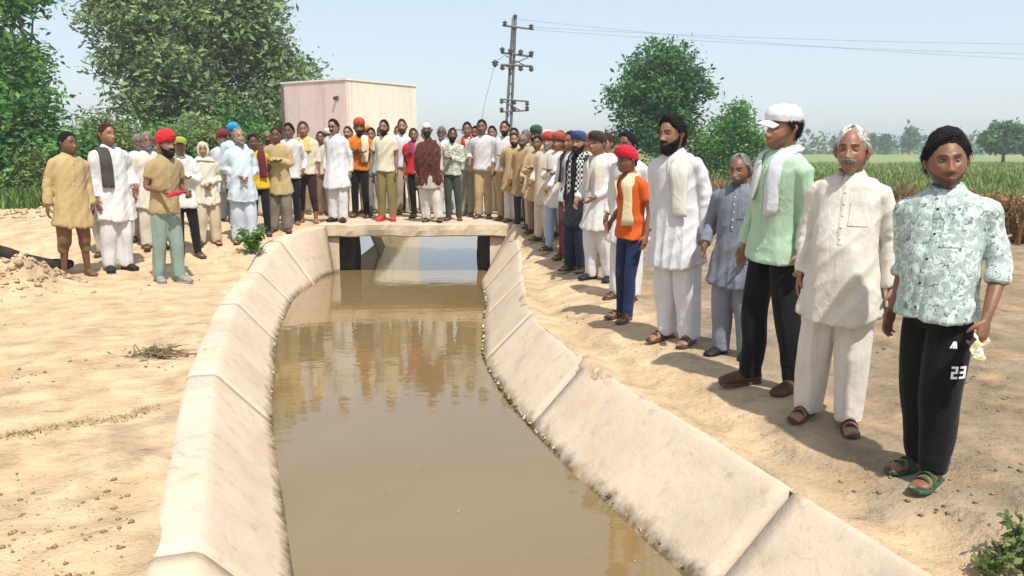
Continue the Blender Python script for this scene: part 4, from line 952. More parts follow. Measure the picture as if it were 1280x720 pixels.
def sandal(A, ang, parent, material, closed=False, name='sandal'):
    f = np.array([math.sin(ang), -math.cos(ang), 0]); s = np.array([math.cos(ang), math.sin(ang), 0]); O = np.array([A[0], A[1], 0.0]); mb = MB()
    prof = [(-.078, .02), (-.06, .036), (0, .036), (.06, .042), (.12, .052), (.17, .046), (.196, .022)]
    G = [[O + f * a + s * w * sg + np.array([0, 0, z]) for (sg, z) in ((-1, .002), (-1, .018), (0, .020), (1, .018), (1, .002))] for a, w in prof]
    mb.grid(G); mb.grid([[g[0], g[4]] for g in G], flip=True); mb.add(G[-1], [(0, 1, 2, 3, 4)]); mb.add(G[0], [(4, 3, 2, 1, 0)])
    if closed:
        q, r = cr([O + f * a + np.array([0, 0, z]) for a, z in ((-.078, .042), (-.06, .045), (0, .052), (.06, .046), (.13, .036), (.185, .027), (.2, .022))], [(.012, .015), (.040, .042), (.042, .052), (.046, .043), (.053, .033), (.044, .023), (.012, .008)], 3); mb.tube(q, r, 12, ref=(0, 0, 1))
    else:
        for a0, hz in ((.075, .085), (.115, .067)):
            P = []
            for u in np.linspace(-1, 1, 11): P.append([O + f * (a0 + k) + s * .050 * u + np.array([0, 0, .012 + (hz - .015) * (1 - u * u) ** .6]) for k in (-.017, .017)])
            mb.grid(P); mb.grid([[p + np.array([0, 0, -.004]) for p in row] for row in P], flip=True)
    return mb.build(name, material, parent)

TOPW = {  # rings: z, half width, half depth, centre y
    'kurta': [(1.478, .056, .058, .012), (1.465, .082, .068, .012), (1.448, .130, .080, .01), (1.420, .162, .094, .006), (1.36, .173, .108, .0), (1.28, .168, .116, -.004), (1.18, .164, .118, -.006), (1.08, .164, .120, -.006), (.98, .172, .128, -.004), (.85, .192, .142, 0), (.70, .216, .154, 0), (.585, .236, .162, 0), (.50, .246, .168, 0)],
    'shirt': [(1.478, .055, .058, .012), (1.465, .080, .066, .012), (1.448, .130, .078, .01), (1.420, .162, .092, .006), (1.36, .172, .105, .0), (1.28, .166, .112, -.002), (1.18, .160, .112, -.002), (1.08, .156, .110, 0), (.98, .158, .112, 0), (.90, .170, .122, 0), (.80, .182, .130, 0), (.70, .186, .132, 0)]}
def rings_loft(mb, rings, n=40, p=2.3, hemcurve=0.0):
    a = np.linspace(0, 2 * math.pi, n, endpoint=False); c, s = np.cos(a), np.sin(a)
    cx = np.sign(c) * np.abs(c) ** (2 / p); sy = np.sign(s) * np.abs(s) ** (2 / p)
    P = [np.stack([rx * cx, cy + ry * sy, np.full(n, z)], -1) for z, rx, ry, cy in rings][::-1]
    if hemcurve: P[0][:, 2] += hemcurve * np.abs(cx) ** 3 + .012 * np.sin(a * 2 + rings[0][1] * 900)
    o = len(mb.v); mb.grid(P, wrap=True); mb.f.append(tuple(range(o, o + n))[::-1]); mb.m.append(0); e = o + (len(P) - 1) * n; mb.f.append(tuple(range(e, e + n))); mb.m.append(0)
def decal(o, outline_fn, nx, nz, off, material, name, parent, y0=-.5, thick=.003):
    """cloth piece laid on the front of a garment: (u,v) in 0..1 -> (x,z), dropped onto the surface"""
    me = o.data; bvh = BVHTree.FromPolygons([tuple(v) for v in coords(me)], [tuple(p.vertices) for p in me.polygons]); P = []
    for v in np.linspace(0, 1, nz):
        row = []
        for u in np.linspace(0, 1, nx):
            x, z, d = outline_fn(u, v); org = Vector((0, 0, z)) + Vector(d) * 1.0 + Vector((x[0], x[1], 0)); hit = bvh.ray_cast(org, -Vector(d))
            if hit[0] is None: return None
            row.append(np.array(hit[0]) + np.array(hit[1]) * off)
        P.append(row)
    P = np.array(P); mb = MB(); mb.grid(P, flip=True); Q = P - 0.0
    return mb.build(name, material, parent)

WHITE = lin(220, 219, 218); CREAM = lin(228, 216, 190)
def person(S):
    """S: dict with px,yf/yt (photo pixels of feet and crown) or px,Y,yt; rz degrees (0 faces the camera, negative turns to the canal-left)"""
    if 'Y' in S:
        p = at_depth(S['px'], S['yt'], S['Y']); X, Y = p[0], S['Y']; zg = stand_z(X, Y)
    else:
        g = on_ground(S['px'], S['yf']); X, Y, zg = g
    Ht = at_depth(S['px'], S['yt'], Y)[2] - zg
    S['H'] = Ht
    hg = S.get('head', ('hair', 'black')); extra = {'turban': .045, 'cap': .015, 'hair': .012}.get(hg[0], .015)
    sc_ = Ht / (1.72 + extra); near = S.get('near', False); seed = S['id']; bw = S.get('build', 1.0)
    root = empty('person', (X, Y, zg - .004), R(S['rz']), sc_); tag(root, S['label'], 'person', S.get('group', 'people lining the canal'))
    vx = 0.009 if near else 0.017
    sk = m_skin(S.get('skin', 0)); rr = np.random.default_rng(seed)
    ch = [('hang', 'hang'), ('bent', 'hang'), ('hang', 'bent'), ('clasp', 'clasp'), ('back', 'back'), ('hip', 'hang'), ('hang2', 'hang'), ('fold', 'fold')]
    poses = S.get('arms', ch[int(rr.integers(0, len(ch)))])                           # (his left = +x side, his right = -x side)
    stance = S.get('stance', float(rr.uniform(-.025, .02))); lf = S.get('fwd', (float(rr.normal(0, .035)), float(rr.normal(0, .035))))
    root.rotation_euler = (R(rr.normal(0, 1.0)), R(rr.normal(0, 1.3)), R(S['rz'] + rr.normal(0, 3)))
    belly = S.get('belly', 0.0)
    ank = {s: np.array([s * (.105 + stance), .02 - lf[0 if s > 0 else 1], .08]) for s in (1, -1)}
    hip = {s: np.array([s * .080, 0, .90]) for s in (1, -1)}
    knee = {s: (hip[s] * .45 + ank[s] * .55) * np.array([1, 1, 1]) + np.array([0, -.022, .02]) for s in (1, -1)}
    ang = {s: s * R(14) + R(S.get('toe', 0)) for s in (1, -1)}
    # --- body: trunk, limbs, hands, feet
    mb = MB()
    rings_loft(mb, [(1.465, .05, .05, .012), (1.43, .11, .07, .01), (1.39, .138, .08, .006), (1.28, .142, .09, 0), (1.13, .134, .09, 0), (1.02, .134, .09, 0), (.92, .14, .095, 0), (.84, .11, .085, 0)], 20)
    q, r = cr([(0, .022, 1.42), (0, .016, 1.49), (0, .004, 1.56)], [(.060, .058), (.054, .056), (.052, .055)], 3); mb.tube(q, r, 14, ref=(0, 1, 0))
    hold = {}; AP = {}
    for i, s in enumerate((1, -1)):
        Sp, E, W = arm_pts(s, poses[i], bw); jit = rr.normal(0, .012, (2, 3)); E = E + jit[0]; W = W + jit[0] + jit[1] * np.array([1, 1.6, .8]); AP[s] = (Sp, E, W)
        q, r = cr([Sp + np.array([-s * .03, 0, -.02]), Sp * .6 + E * .4, E, E * .55 + W * .45, W], [.044, .042, .035, .034, .023], 4); mb.tube(q, r[:, 0], 12)
        hold[s] = hand(mb, W, E, s, S.get('curl', .45) if poses[i] not in ('carry', 'hold') else 1.0, 7 if near else 5)
        q, r = cr([hip[s], hip[s] * .5 + knee[s] * .5, knee[s], knee[s] * .55 + ank[s] * .45 + np.array([0, .015, 0]), ank[s], ank[s] - np.array([0, 0, .035])], [.066, .064, .046, .046, .032, .034], 4); mb.tube(q, r[:, 0], 12)
        foot(mb, ank[s], ang[s], s, near)
    M = Matrix.Translation((0, -.016, 1.598)) @ Matrix.Rotation(R(S.get('turn', 0) + rr.normal(0, 7)), 4, 'Z') @ Matrix.Rotation(R(S.get('nod', -3) + rr.normal(0, 3)), 4, 'X') @ Matrix.Rotation(R(rr.normal(0, 3)), 4, 'Y') @ Matrix.Scale(1.025, 4)
    nu, nv = (88, 72) if near else (46, 38)
    P, PH, tint = head_grid(nu, nv, rr.uniform(-.006, .009), S.get('fat', float(rr.uniform(-.5, .6))))
    if S.get('stubble'):
        bm_ = beard_mask(P, PH, 'full'); tint[..., 0] = np.maximum(tint[..., 0], S.get('stubble_k', .4) * bm_)
    bodyv = len(mb.v)
    hm = MB(); hm.grid(P, wrap=True, flip=True)
    for s in (1, -1):                                                  # ears
        th = np.linspace(0, math.pi, 9); 
        q, r = cr([(s * .073, .012, -.030), (s * .081, .016, -.012), (s * .085, .020, .008), (s * .080, .014, .028)], [(.006, .008), (.008, .014), (.009, .019), (.006, .010)], 3); hm.tube(q, r, 8, ref=(1, 0, 0))
    nh = len(hm.v)
    if near or True:
        for s in (1, -1):
            for rad, cy, mi, sx in ((.0118, -.0690, 1, 1), (.0066, -.0752, 2, 1)):
                n1, n2 = 10, 7; a = np.linspace(0, 2 * math.pi, n1, endpoint=False); b = np.linspace(.05, math.pi - .05, n2)
                G = [[(s * .0312 + rad * math.sin(t) * math.cos(u) * 1.1, cy - rad * math.cos(t), .0095 + rad * .62 * math.sin(t) * math.sin(u)) for u in a] for t in b]; hm.grid(G, mi, wrap=True)
        for s in (1, -1):                                             # upper and lower lids
            for lo_, hi_ in ((.62, 1.75), (-1.5, -.7)):
                G = [[(s * .0312 + .0152 * math.sin(b) * 1.12, -.0690 - .0134 * math.cos(b) * math.cos(a), .0095 + .0105 * math.sin(a) * (1 - .15 * abs(math.sin(b)))) for b in np.linspace(-1.45, 1.45, 9)] for a in np.linspace(lo_, hi_, 5)]; hm.grid(G, 0, flip=True)
    xf_head(hm, M)
    eyew = m_plain('eye_white', (.26, .21, .18), .35, .05); iris = m_plain('eye_dark', (.012, .008, .006), .2, .05)
    def finish(o):
        me = o.data; nb = len(me.vertices)
        if near: V0 = coords(me); F0 = [tuple(p.vertices) for p in me.polygons]
        else: V0 = np.array(mb.v); F0 = mb.f
        full = MB(); full.add(V0, F0, 0); full.add(hm.v, hm.f, 0); full.m[len(F0):] = hm.m
        me2 = full.mesh('body', [sk, eyew, iris]); at = me2.attributes.new('tint', 'FLOAT_COLOR', 'POINT')
        col = np.zeros((len(full.v), 4), np.float32); col[:, 3] = 1; col[len(V0):len(V0) + nu * nv, :3] = tint.reshape(-1, 3); at.data.foreach_set('color', col.ravel())
        o.data = me2; bpy.data.meshes.remove(me)
    if near: remeshed('body', mb, sk, root, 0.0062, 1, finish)
    else: o = mb.build('body', sk, root); finish(o)
    # --- hair, beard, headwear
    hk = S.get('hair', 'black'); shs = seed * 1.7
    if hg[0] in ('hair', 'cap', 'specs') :
        hmask = hair_mask(P, PH, S.get('recede', 0))
        if hg[0] == 'cap': hmask = hmask * sstep(.06, .045, P[..., 2])
        ht = (S.get('hairthick', .016) if hg[0] == 'hair' else .008) * (1 + .6 * sstep(.07, .12, P[..., 2])); xf_head(strands(shell(P, PH, hmask, ht, .005, shs), P, hmask, ht, 1500 if near else 260, .042, .0016 if near else .003, shs, 'hair'), M).build('hair', m_hair(hk), root)
    else:
        hmask = hair_mask(P, PH) * sstep(.06, .04, P[..., 2])
        xf_head(shell(P, PH, hmask, .007, .003, shs), M).build('hair', m_hair(hk), root)
    if S.get('beard'):
        bk, bc = S['beard']; bmsk = beard_mask(P, PH, bk)
        tk = .006 if bk == 'moustache' else (.010 + .018 * sstep(-.07, -.115, P[..., 2]) * (1 if bk == 'full' else .4))
        xf_head(strands(shell(P, PH, bmsk, tk, .003, shs + 4), P, bmsk, tk, (500 if bk == 'full' else 160) if near else 110, .026 if bk == 'full' else .012, .0012 if near else .0025, shs + 8, 'beard'), M).build('moustache' if bk == 'moustache' else 'beard', m_hair(bc), root)
    if hg[0] == 'turban':
        t = MB(); turban(t, hg[2] if len(hg) > 2 else 'pagri', seed); xf_head(t, M).build('turban' if (len(hg) < 3 or hg[2] == 'pagri') else 'head_cloth', m_cloth(hg[1]), root)
    elif hg[0] == 'cap':
        a, b = MB(), MB(); peaked_cap(a, b); cp = xf_head(a, M).build('cap', m_cloth(hg[1]), root); xf_head(b, M).build('peak', m_cloth(hg[2] if len(hg) > 2 else hg[1]), cp)
    elif hg[0] == 'skullcap':
        msk = sstep(.045, .055, P[..., 2]); xf_head(shell(P, PH, msk, .013, .002, shs), M).build('skull_cap', m_cloth(hg[1]), root)
    elif hg[0] == 'shawl':
        p = pdeg(PH); z = P[..., 2]; fo = np.interp(z, [-.12, -.06, 0, .06, .085], [52, 56, 58, 48, 0]); msk = sstep(0, 12, p - fo) * np.where(z > .075, 1, 1); msk = np.maximum(msk, sstep(.075, .088, z))
        Pd = P.copy(); sh_ = shell(P, PH, msk, .022, .006, shs); sh_ = xf_head(sh_, M)
        q, r = cr([(0, .02, 1.56), (0, .028, 1.50), (0, .02, 1.45), (0, .01, 1.40)], [(.088, .085), (.098, .090), (.15, .105), (.20, .128)], 4); sh_.tube(q, r, 26, ref=(0, 1, 0))
        sh_.build('head_shawl', m_cloth(hg[1]), root)
    if S.get('mask'):                                                  # cloth tied over nose and mouth
        p = pdeg(PH); z = P[..., 2]; msk = sstep(0, .01, np.interp(p, [0, 30, 90], [-.012, -.006, -.02]) - z) * sstep(100, 88, p)
        xf_head(shell(P, PH, msk, .007, .002, shs), M).build('face_cloth', m_cloth(S['mask']), root)
    if S.get('glasses'):
        g = MB()
        for s in (1, -1):
            a = np.linspace(0, 2 * math.pi, 16, endpoint=False)
            g.add([M @ Vector((s * .031 + .023 * math.cos(u), -.101 + .012 * abs(math.cos(u)) ** 2 * (1 if s * math.cos(u) > 0 else 0), .008 + .018 * math.sin(u))) for u in a], [tuple(range(16))])
            g.tube([M @ Vector(v) for v in ((s * .053, -.088, .014), (s * .076, -.03, .012), (s * .083, .012, .01))], [.0025] * 3, 5)
        g.tube([M @ Vector(v) for v in ((-.009, -.104, .011), (0, -.108, .013), (.009, -.104, .011))], [.0025] * 3, 5); g.build('sunglasses', m_plain('dark_lens', (.008, .008, .01), .1, .05, spec=.6), root)
    # --- clothes
    tk, tc, sl = S['top'][:3]; hem = S.get('hem', .585 if tk == 'kurta' else .845)
    mt = tc if hasattr(tc, 'node_tree') else m_cloth(tc)
    rg = [(z, rx * (bw if z < 1.44 else 1) * S.get('wide', 1), ry * bw + belly * math.exp(-((z - 1.07) / (.16 if z > 1.07 else .5)) ** 2) * .6, cy - belly * .55 * math.exp(-((z - 1.07) / (.18 if z > 1.07 else .6)) ** 2)) for z, rx, ry, cy in TOPW[tk]]
    zs = [q_[0] for q_ in rg]; rg = [q_ for q_ in rg if q_[0] > hem + .065] + [tuple([hem] + [float(np.interp(-hem, [-z for z in zs], [q_[i] for q_ in rg])) for i in (1, 2, 3)])]
    tb = MB(); rings_loft(tb, rg, hemcurve=.045 if tk == 'kurta' else .02)
    loose = .010 if tk == 'kurta' else .003
    for i, s in enumerate((1, -1)):
        Sp, E, W = AP[s]
        pts = [Sp + np.array([-s * .055, 0, -.022]), Sp + np.array([s * .004, 0, -.030]), Sp * .6 + E * .4, E, E * .55 + W * .45, W + (W - E) * -.03]
        rad = [.052, .056 + loose * .4, .051 + loose, .046 + loose, .042 + loose, .038 + loose * .8]
        if sl == 'short': pts = pts[:2] + [Sp * .5 + E * .5, Sp * .35 + E * .65]; rad = [.052, .056, .056, .059]
        elif sl == 'rolled': pts = pts[:3] + [E, E * .80 + W * .20, E * .7 + W * .3]; rad = [.053, .058, .055, .051, .049, .048]
        q, r = cr(pts, rad, 4); tb.tube(q, r[:, 0], 14)
        if sl == 'rolled': e = E * .7 + W * .3; u = (W - E) / np.linalg.norm(W - E); tb.tube([e - u * .045, e - u * .038, e + u * .002, e + u * .008], [.047, .054, .054, .050], 14)
    def dress(o, S=S, root=root, mt=mt):
        fold_fn(tk, seed, hem, S.get('fold', 1.0))(o)
        if near or S.get('detail'): details(o, S, root, mt)
    top = remeshed({'kurta': 'kurta', 'shirt': 'shirt'}[tk], tb, mt, root, vx, 3, dress)
    bk_, bc_ = S['bottom'][:2]; mbt = bc_ if hasattr(bc_, 'node_tree') else m_cloth(bc_)
    pb = MB(); wz = 1.0
    rings_loft(pb, [(wz, .138 * bw, .098 * bw, 0), (.93, .150 * bw, .106 * bw, 0), (.86, .155 * bw, .108 * bw, 0), (.80, .13, .09, 0)], 26)
    lr = {'shalwar': [.080, .100, .098, .092, .082, .078], 'pants': [.080, .082, .068, .062, .056, .057], 'jeans': [.078, .076, .061, .058, .052, .053], 'track': [.086, .104, .096, .088, .074, .060], 'slack': [.080, .086, .076, .070, .062, .060]}[bk_]
    cut = S.get('cuff', .055)
    for s in (1, -1):
        end = np.array([ank[s][0], ank[s][1], cut]); k2 = knee[s]
        q, r = cr([hip[s] + np.array([0, 0, -.02]), hip[s] * .6 + k2 * .4, k2, k2 * .55 + end * .45 + np.array([0, .012, 0]), k2 * .15 + end * .85, end], lr, 5); pb.tube(q, r[:, 0] * (1 if near else 1.02), 18)
    def trou(o, S=S, root=root):
        fold_fn('shalwar' if bk_ in ('shalwar', 'slack') else 'pants', seed + 31, 0, .8)(o)
        if S.get('leg_print'): leg_print(o, S, root)
    remeshed('trousers', pb, mbt, root, vx, 2, trou)
    # --- neck wear, shoes, things worn
    if S.get('scarf'):
        sc_c = S['scarf']; L = S.get('scarf_len', .40); k = belly * .5
        path = [(.085, -.128 - k, 1.40 - L), (.082, -.122 - k, 1.30), (.080, -.098, 1.40), (.078, -.035, 1.462), (.058, .055, 1.486), (0, .084, 1.492), (-.058, .055, 1.486), (-.078, -.035, 1.462), (-.080, -.098, 1.40), (-.082, -.122 - k, 1.30), (-.085, -.128 - k, 1.40 - L * S.get('scarf_asym', .85))]
        wd = np.array([.050, .040, .046, .040, .036, .036, .036, .042, .038, .050, .046]) * rr.uniform(.8, 1.15, 11)
        q, r = cr(path, [(w, .013) for w in wd], 5); ref = q - np.array([0, 0.0, 0]); ref[:, 2] = np.maximum(0, (q[:, 2] - 1.40)) * 3.0; ref /= np.linalg.norm(ref, axis=1)[:, None]
        mbs = MB(); mbs.tube(q, r, 16, ref=ref); 
        V = np.array(mbs.v); V = V + (pnoise(V * np.array([34, 20, 3]) + seed) * .016 + pnoise(V * np.array([9, 9, 7]) + seed) * .012)[:, None] * np.array([.9, 1, .5]); V[:, 1] -= .004; mbs.v = [tuple(v) for v in V]
        mbs.build('scarf', sc_c if hasattr(sc_c, 'node_tree') else m_cloth(sc_c), root)
    if S.get('sash'):                                                 # cloth over one shoulder
        s = S.get('sash_side', 1); q, r = cr([(s * .105, -.135, 1.0), (s * .10, -.132, 1.15), (s * .095, -.120, 1.33), (s * .09, -.055, 1.44), (s * .088, .04, 1.45), (s * .088, .115, 1.33), (s * .088, .13, 1.1)], [(.065, .013)] * 7, 5)
        ref = q.copy() * np.array([.3, 1, 0]); ref[:, 2] = np.maximum(0, q[:, 2] - 1.36) * 2.2; mbs = MB(); mbs.tube(q, r, 14, ref=ref / np.linalg.norm(ref, axis=1)[:, None]); V = np.array(mbs.v); V = V + (pnoise(V * np.array([36, 20, 3]) + seed) * .017 + pnoise(V * np.array([8, 8, 6]) + seed) * .014)[:, None] * np.array([.9, 1, .6]); V[:, 1] += np.where(V[:, 1] < 0, -.004, .004); mbs.v = [tuple(v) for v in V]; mbs.build('shoulder_cloth', m_cloth(S['sash']), root)
    if S.get('shawl'):                                                # wrap over shoulders and trunk
        rg2 = [(1.475, .07, .07, .012), (1.45, .11, .085, .012), (1.42, .165, .105, .01), (1.36, .205, .13, 0), (1.22, .235, .165, -.02), (1.05, .235, .17, -.02), (.9, .232, .165, 0), (S.get('shawl_hem', .72), .238, .165, 0)]
        wb = MB(); rings_loft(wb, rg2); remeshed('shawl', wb, S['shawl'] if hasattr(S['shawl'], 'node_tree') else m_cloth(S['shawl']), root, vx, 3, fold_fn('kurta', seed + 70, .7, 1.5))
    sh = S.get('shoes', 'sandal')
    if sh:
        mc = m_plain('footwear_%s' % S.get('shoe_name', 'brown'), S.get('shoe', (.07, .035, .02)), .6, .3, 20)
        for s in (1, -1): sandal(ank[s], ang[s], root, mc, sh == 'shoe', 'shoe' if sh == 'shoe' else 'sandal')
    return root, hold

def details(o, S, root, mt):
    """collar, placket, buttons and chest pocket sewn on a top"""
    me = o.data; V = coords(me); bvh = BVHTree.FromPolygons([tuple(v) for v in V], [tuple(p.vertices) for p in me.polygons])
    def drop(x, z, off=.004):
        h = bvh.ray_cast(Vector((x, -1, z)), Vector((0, 1, 0)))
        return None if h[0] is None else np.array(h[0]) + np.array([0, -off, 0])
    # collar
    rows = [[], [], []]
    for a in np.linspace(R(22), R(338), 31):
        c, s = math.sin(a), -math.cos(a); f = max(0, math.cos(a))
        rows[0].append((.061 * c, .012 + .060 * s, 1.478 - .012 * f)); rows[1].append((.066 * c, .014 + .067 * s, 1.506 - .022 * f)); rows[2].append((.088 * c * (1 + .1 * f), .012 + (.086 + .02 * f) * s, 1.470 - .048 * f))
    mb = MB(); G = np.array(rows); mb.grid(G); mb.grid(G * np.array([.985, .985, 1]) - np.array([0, 0, .002]), flip=True); mb.build('collar', mt, root)
    if S.get('placket', True):
        z0, z1 = (1.43, .88) if S['top'][0] == 'shirt' else (1.43, 1.10)
        G = []
        for z in np.linspace(z0, z1, 24):
            row = [drop(x, z, .003 if abs(x) < .017 else -.001) for x in (-.018, -.015, 0, .015, .018)]
            if all(p is not None for p in row): G.append(row)
        if len(G) > 3: mb = MB(); mb.grid(G, flip=False); mb.build('placket', mt, root)
        mbt = m_plain('button_%d' % (1 if S.get('dark_buttons') else 0), (.03, .03, .03) if S.get('dark_buttons') else (.6, .58, .52), .4)
        for z in np.linspace(z0 - .05, z1 + .03, 5):
            p = drop(0, z, .005)
            if p is not None: b = MB(); b.tube([p + np.array([0, .003, 0]), p, p + np.array([0, -.002, 0])], [.007, .007, .004], 8, ref=(0, 0, 1)); b.build('button', mbt, root)
    for s in S.get('pockets', ()):
        G = []
        for z in np.linspace(1.325, 1.205, 9):
            row = [drop(x, z, .0045) for x in np.linspace(s * .082 - .048, s * .082 + .048, 9)]
            if all(p is not None for p in row): G.append(row)
        if len(G) == 9:
            mb = MB(); mb.grid(G, flip=False); pk = mb.build('pocket', mt, root)
            F = [[np.array(p) + np.array([0, -.004, .012 - k * .03]) for p in G[0]] for k in (0, 1)]; F[1] = [np.array(p) + np.array([0, -.006, -.026]) for p in G[1]]; F[0] = [np.array(p) + np.array([0, .002, .014]) for p in G[0]]
            mb = MB(); mb.grid(F, flip=False); mb.build('pocket_flap', mt, pk)

def leg_print(o, S, root):
    """white print on the outer thigh of the track trousers: a small peaked emblem over the figures 23"""
    me = o.data; bvh = BVHTree.FromPolygons([tuple(v) for v in coords(me)], [tuple(p.vertices) for p in me.polygons]); mt = m_plain('white_print', (.8, .8, .8), .7, .03)
    ax = Vector((math.sin(R(42)), -math.cos(R(42)), 0)); sd_ = Vector((math.cos(R(42)), math.sin(R(42)), 0)); C0 = Vector((.082, 0, 0))
    def pt(u, z):
        h = bvh.ray_cast(C0 + sd_ * u + ax * 1.0 + Vector((0, 0, z)), -ax); return None if h[0] is None else np.array(h[0] + ax * .003)
    def quad(u0, u1, z0, z1, n=3):
        G = [[pt(u, z) for u in np.linspace(u0, u1, n)] for z in np.linspace(z0, z1, n)]
        return None if any(p is None for row in G for p in row) else G
    w, h, t = .030, .062, .011; zc = .575
    for name, u0, segs in (('figure_two', -.002, 'agbed'.replace('b', 'b')), ('figure_three', .036, 'abgcd')):
        mb = MB(); R_ = {'a': (0, w, h - t, h), 'd': (0, w, 0, t), 'g': (0, w, h / 2 - t / 2, h / 2 + t / 2), 'b': (w - t, w, h / 2 + t / 2, h - t), 'c': (w - t, w, t, h / 2 - t / 2), 'e': (0, t, t, h / 2 - t / 2)}
        for s in segs:
            a, b, c, d = R_[s]; G = quad(u0 + a, u0 + b, zc + c, zc + d)
            if G: mb.grid(G)
        if mb.v: mb.build(name, mt, root)
    mb = MB()
    for k in range(3):
        a, b = pt(-.02 + k * .012, .725), pt(-.006 + k * .004, .725 + .034); c, d = pt(-.012 + k * .012, .725), pt(0.0 + k * .004, .725 + .034)
        if all(q is not None for q in (a, b, c, d)): mb.add([a, c, d, b], [(0, 1, 2, 3)])
    if mb.v: mb.build('emblem', mt, root)

def posture(S):
    """weight shift, slouch and twist applied to the whole figure above the feet"""
    r = np.random.default_rng(S['id'] * 13 + 5); sx = r.normal(0, .018); sl = r.normal(.012, .012); tw = R(r.normal(0, 7)) + R(S.get('twist', 0)); tl = r.normal(0, .035)
    def f(P):
        P = np.array(P, float); z = P[..., 2]; k = sstep(.1, .95, z); u = np.clip((z - .95) / .75, 0, 1.2)
        Q = P.copy(); Q[..., 0] += sx * k * (1 - 1.3 * u) ; Q[..., 1] += -sl * u ** 2 * 2 + sl * k * .6
        a = tw * sstep(.85, 1.35, z); c, s_ = np.cos(a), np.sin(a); x, y = Q[..., 0].copy(), Q[..., 1].copy(); Q[..., 0] = c * x - s_ * y; Q[..., 1] = s_ * x + c * y
        Q[..., 2] += tl * P[..., 0] * sstep(1.0, 1.4, z); return Q
    return f
def build_people():
    W = WHITE; BLK = lin(24, 24, 27); NAVY = lin(28, 34, 60); KH = lin(150, 138, 100); TAN = lin(176, 152, 108)
    C = lambda r, g, b: lin(r, g, b)
    mint = m_cloth(C(160, 176, 170), 'camo', C(196, 208, 202), C(104, 122, 116)); camo = m_cloth(C(150, 160, 140), 'camo', C(205, 205, 185), C(60, 75, 65)); dotted = m_cloth(C(214, 210, 200), 'camo', C(235, 232, 224), C(60, 58, 58))
    chk = m_cloth(C(225, 222, 216), 'check', C(40, 40, 44)); brn = m_cloth(C(84, 48, 38), 'camo', C(58, 32, 28), C(120, 66, 40))
    K = lambda c, sl='long': ('kurta', c, sl)
    T = lambda c, sl='short': ('shirt', c, sl)
    A = []
    def P(px, yt, rz, top, bottom, label, **kw): d = dict(px=px, yt=yt, rz=rz, top=top, bottom=bottom, label=label, id=len(A) + 1); d.update(kw); A.append(d)
    # ---- bank below the trees
    P(97, 165, 46, K(TAN), ('slack', C(120, 92, 66)), 'man in a long tan kurta standing beside the rubble heap', yf=345, hem=.60, detail=True, arms=('hang', 'hang2'), shoes=None, cuff=.30, skin=3, turn=25)
    P(121, 183, 10, K(C(60, 52, 48)), ('shalwar', C(190, 180, 165)), 'boy with a bright orange neck scarf peeping from behind a tan kurta', Y=10.9, scarf=C(232, 92, 30), skin=3)
    P(149, 154, 52, K(W), ('shalwar', W), 'man in white kurta with a black speckled cloth over one shoulder', yf=338, detail=True, sash=C(70, 66, 62), sash_side=-1, arms=('bent', 'hang'), shoes='shoe', shoe_name='black', shoe=(.012, .012, .012), hair='brown', skin=1, turn=15)
    P(182, 166, 40, K(C(214, 206, 188)), ('shalwar', C(200, 190, 170)), 'grey-haired man in cream kurta beside a red-turbaned man', Y=11.2, hair='grey', beard=('full', 'grey'), skin=0)
    P(199, 174, 5, T(C(150, 120, 88)), ('pants', C(70, 62, 56)), 'bare-headed youth mostly hidden behind a red-turbaned man', Y=12.0, skin=2, hair='brown')
    P(212, 163, 50, T(C(158, 138, 100)), ('slack', C(128, 146, 136)), 'bearded man in red turban and tan shirt gripping a red bundle', yf=352, hem=.80, detail=True, head=('turban', C(196, 40, 48)), beard=('full', 'black'), arms=('hold', 'hold'), fwd=(.07, -.05), shoe_name='grey', shoe=(.25, .24, .22), shoes='shoe', skin=0, group='people lining the canal')
    P(238, 171, 34, T(C(226, 226, 220), 'long'), ('pants', BLK), 'man in a yellow-green cap, white shirt and black trousers', yf=322, hem=.72, head=('cap', C(150, 160, 60)), skin=0, fold=1.4)
    P(262, 177, 24, K(C(230, 220, 198)), ('shalwar', C(192, 176, 150)), 'person hooded in a cream head shawl over cream kurta', yf=306, head=('shawl', C(236, 228, 210)), arms=('clasp', 'clasp'), hem=.68, skin=2)
    P(278, 163, 12, K(W), ('shalwar', W), 'man in maroon turban half hidden by a blue-turbaned man', Y=13.3, head=('turban', C(122, 36, 66)), beard=('full', 'grey'))
    P(291, 154, 24, K(C(196, 214, 224)), ('shalwar', C(60, 88, 104)), 'man in bright blue turban and pale blue kurta', Y=12.9, head=('turban', C(36, 150, 205)), beard=('full', 'black'), skin=0)
    P(307, 160, 20, K(C(208, 220, 228)), ('shalwar', C(204, 212, 220)), 'balding man in bluish white kurta with hands clasped in front', yf=303, recede=.05, hair='grey', arms=('clasp', 'clasp'), skin=2, hem=.62, beard=('full', 'grey'), belly=.05, fold=1.2)
    P(327, 168, 10, T(C(226, 188, 40)), ('pants', BLK), 'person in yellow shirt wrapped with a maroon cloth', yf=293, sash=C(92, 36, 46), sash_side=1, skin=3, hem=.8)
    P(351, 159, 4, K(C(170, 152, 108)), ('shalwar', C(122, 112, 96)), 'man in long khaki kurta beside a black-trousered youth', yf=289, hem=.62, skin=3, hair='brown')
    P(364, 154, 0, T(C(228, 224, 222), 'long'), ('pants', C(26, 26, 34)), 'young man in untucked white shirt and black trousers', yf=281, hem=.80, skin=0, shoes=None)
    P(386, 152, 2, T(C(222, 212, 186), 'rolled'), ('pants', C(54, 40, 34)), 'barefoot man in cream shirt with yellow scarf round his neck', yf=279, scarf=C(228, 200, 92), scarf_len=.16, shoes=None, hair='brown', skin=1, arms=('hang', 'bent'), cuff=.22)
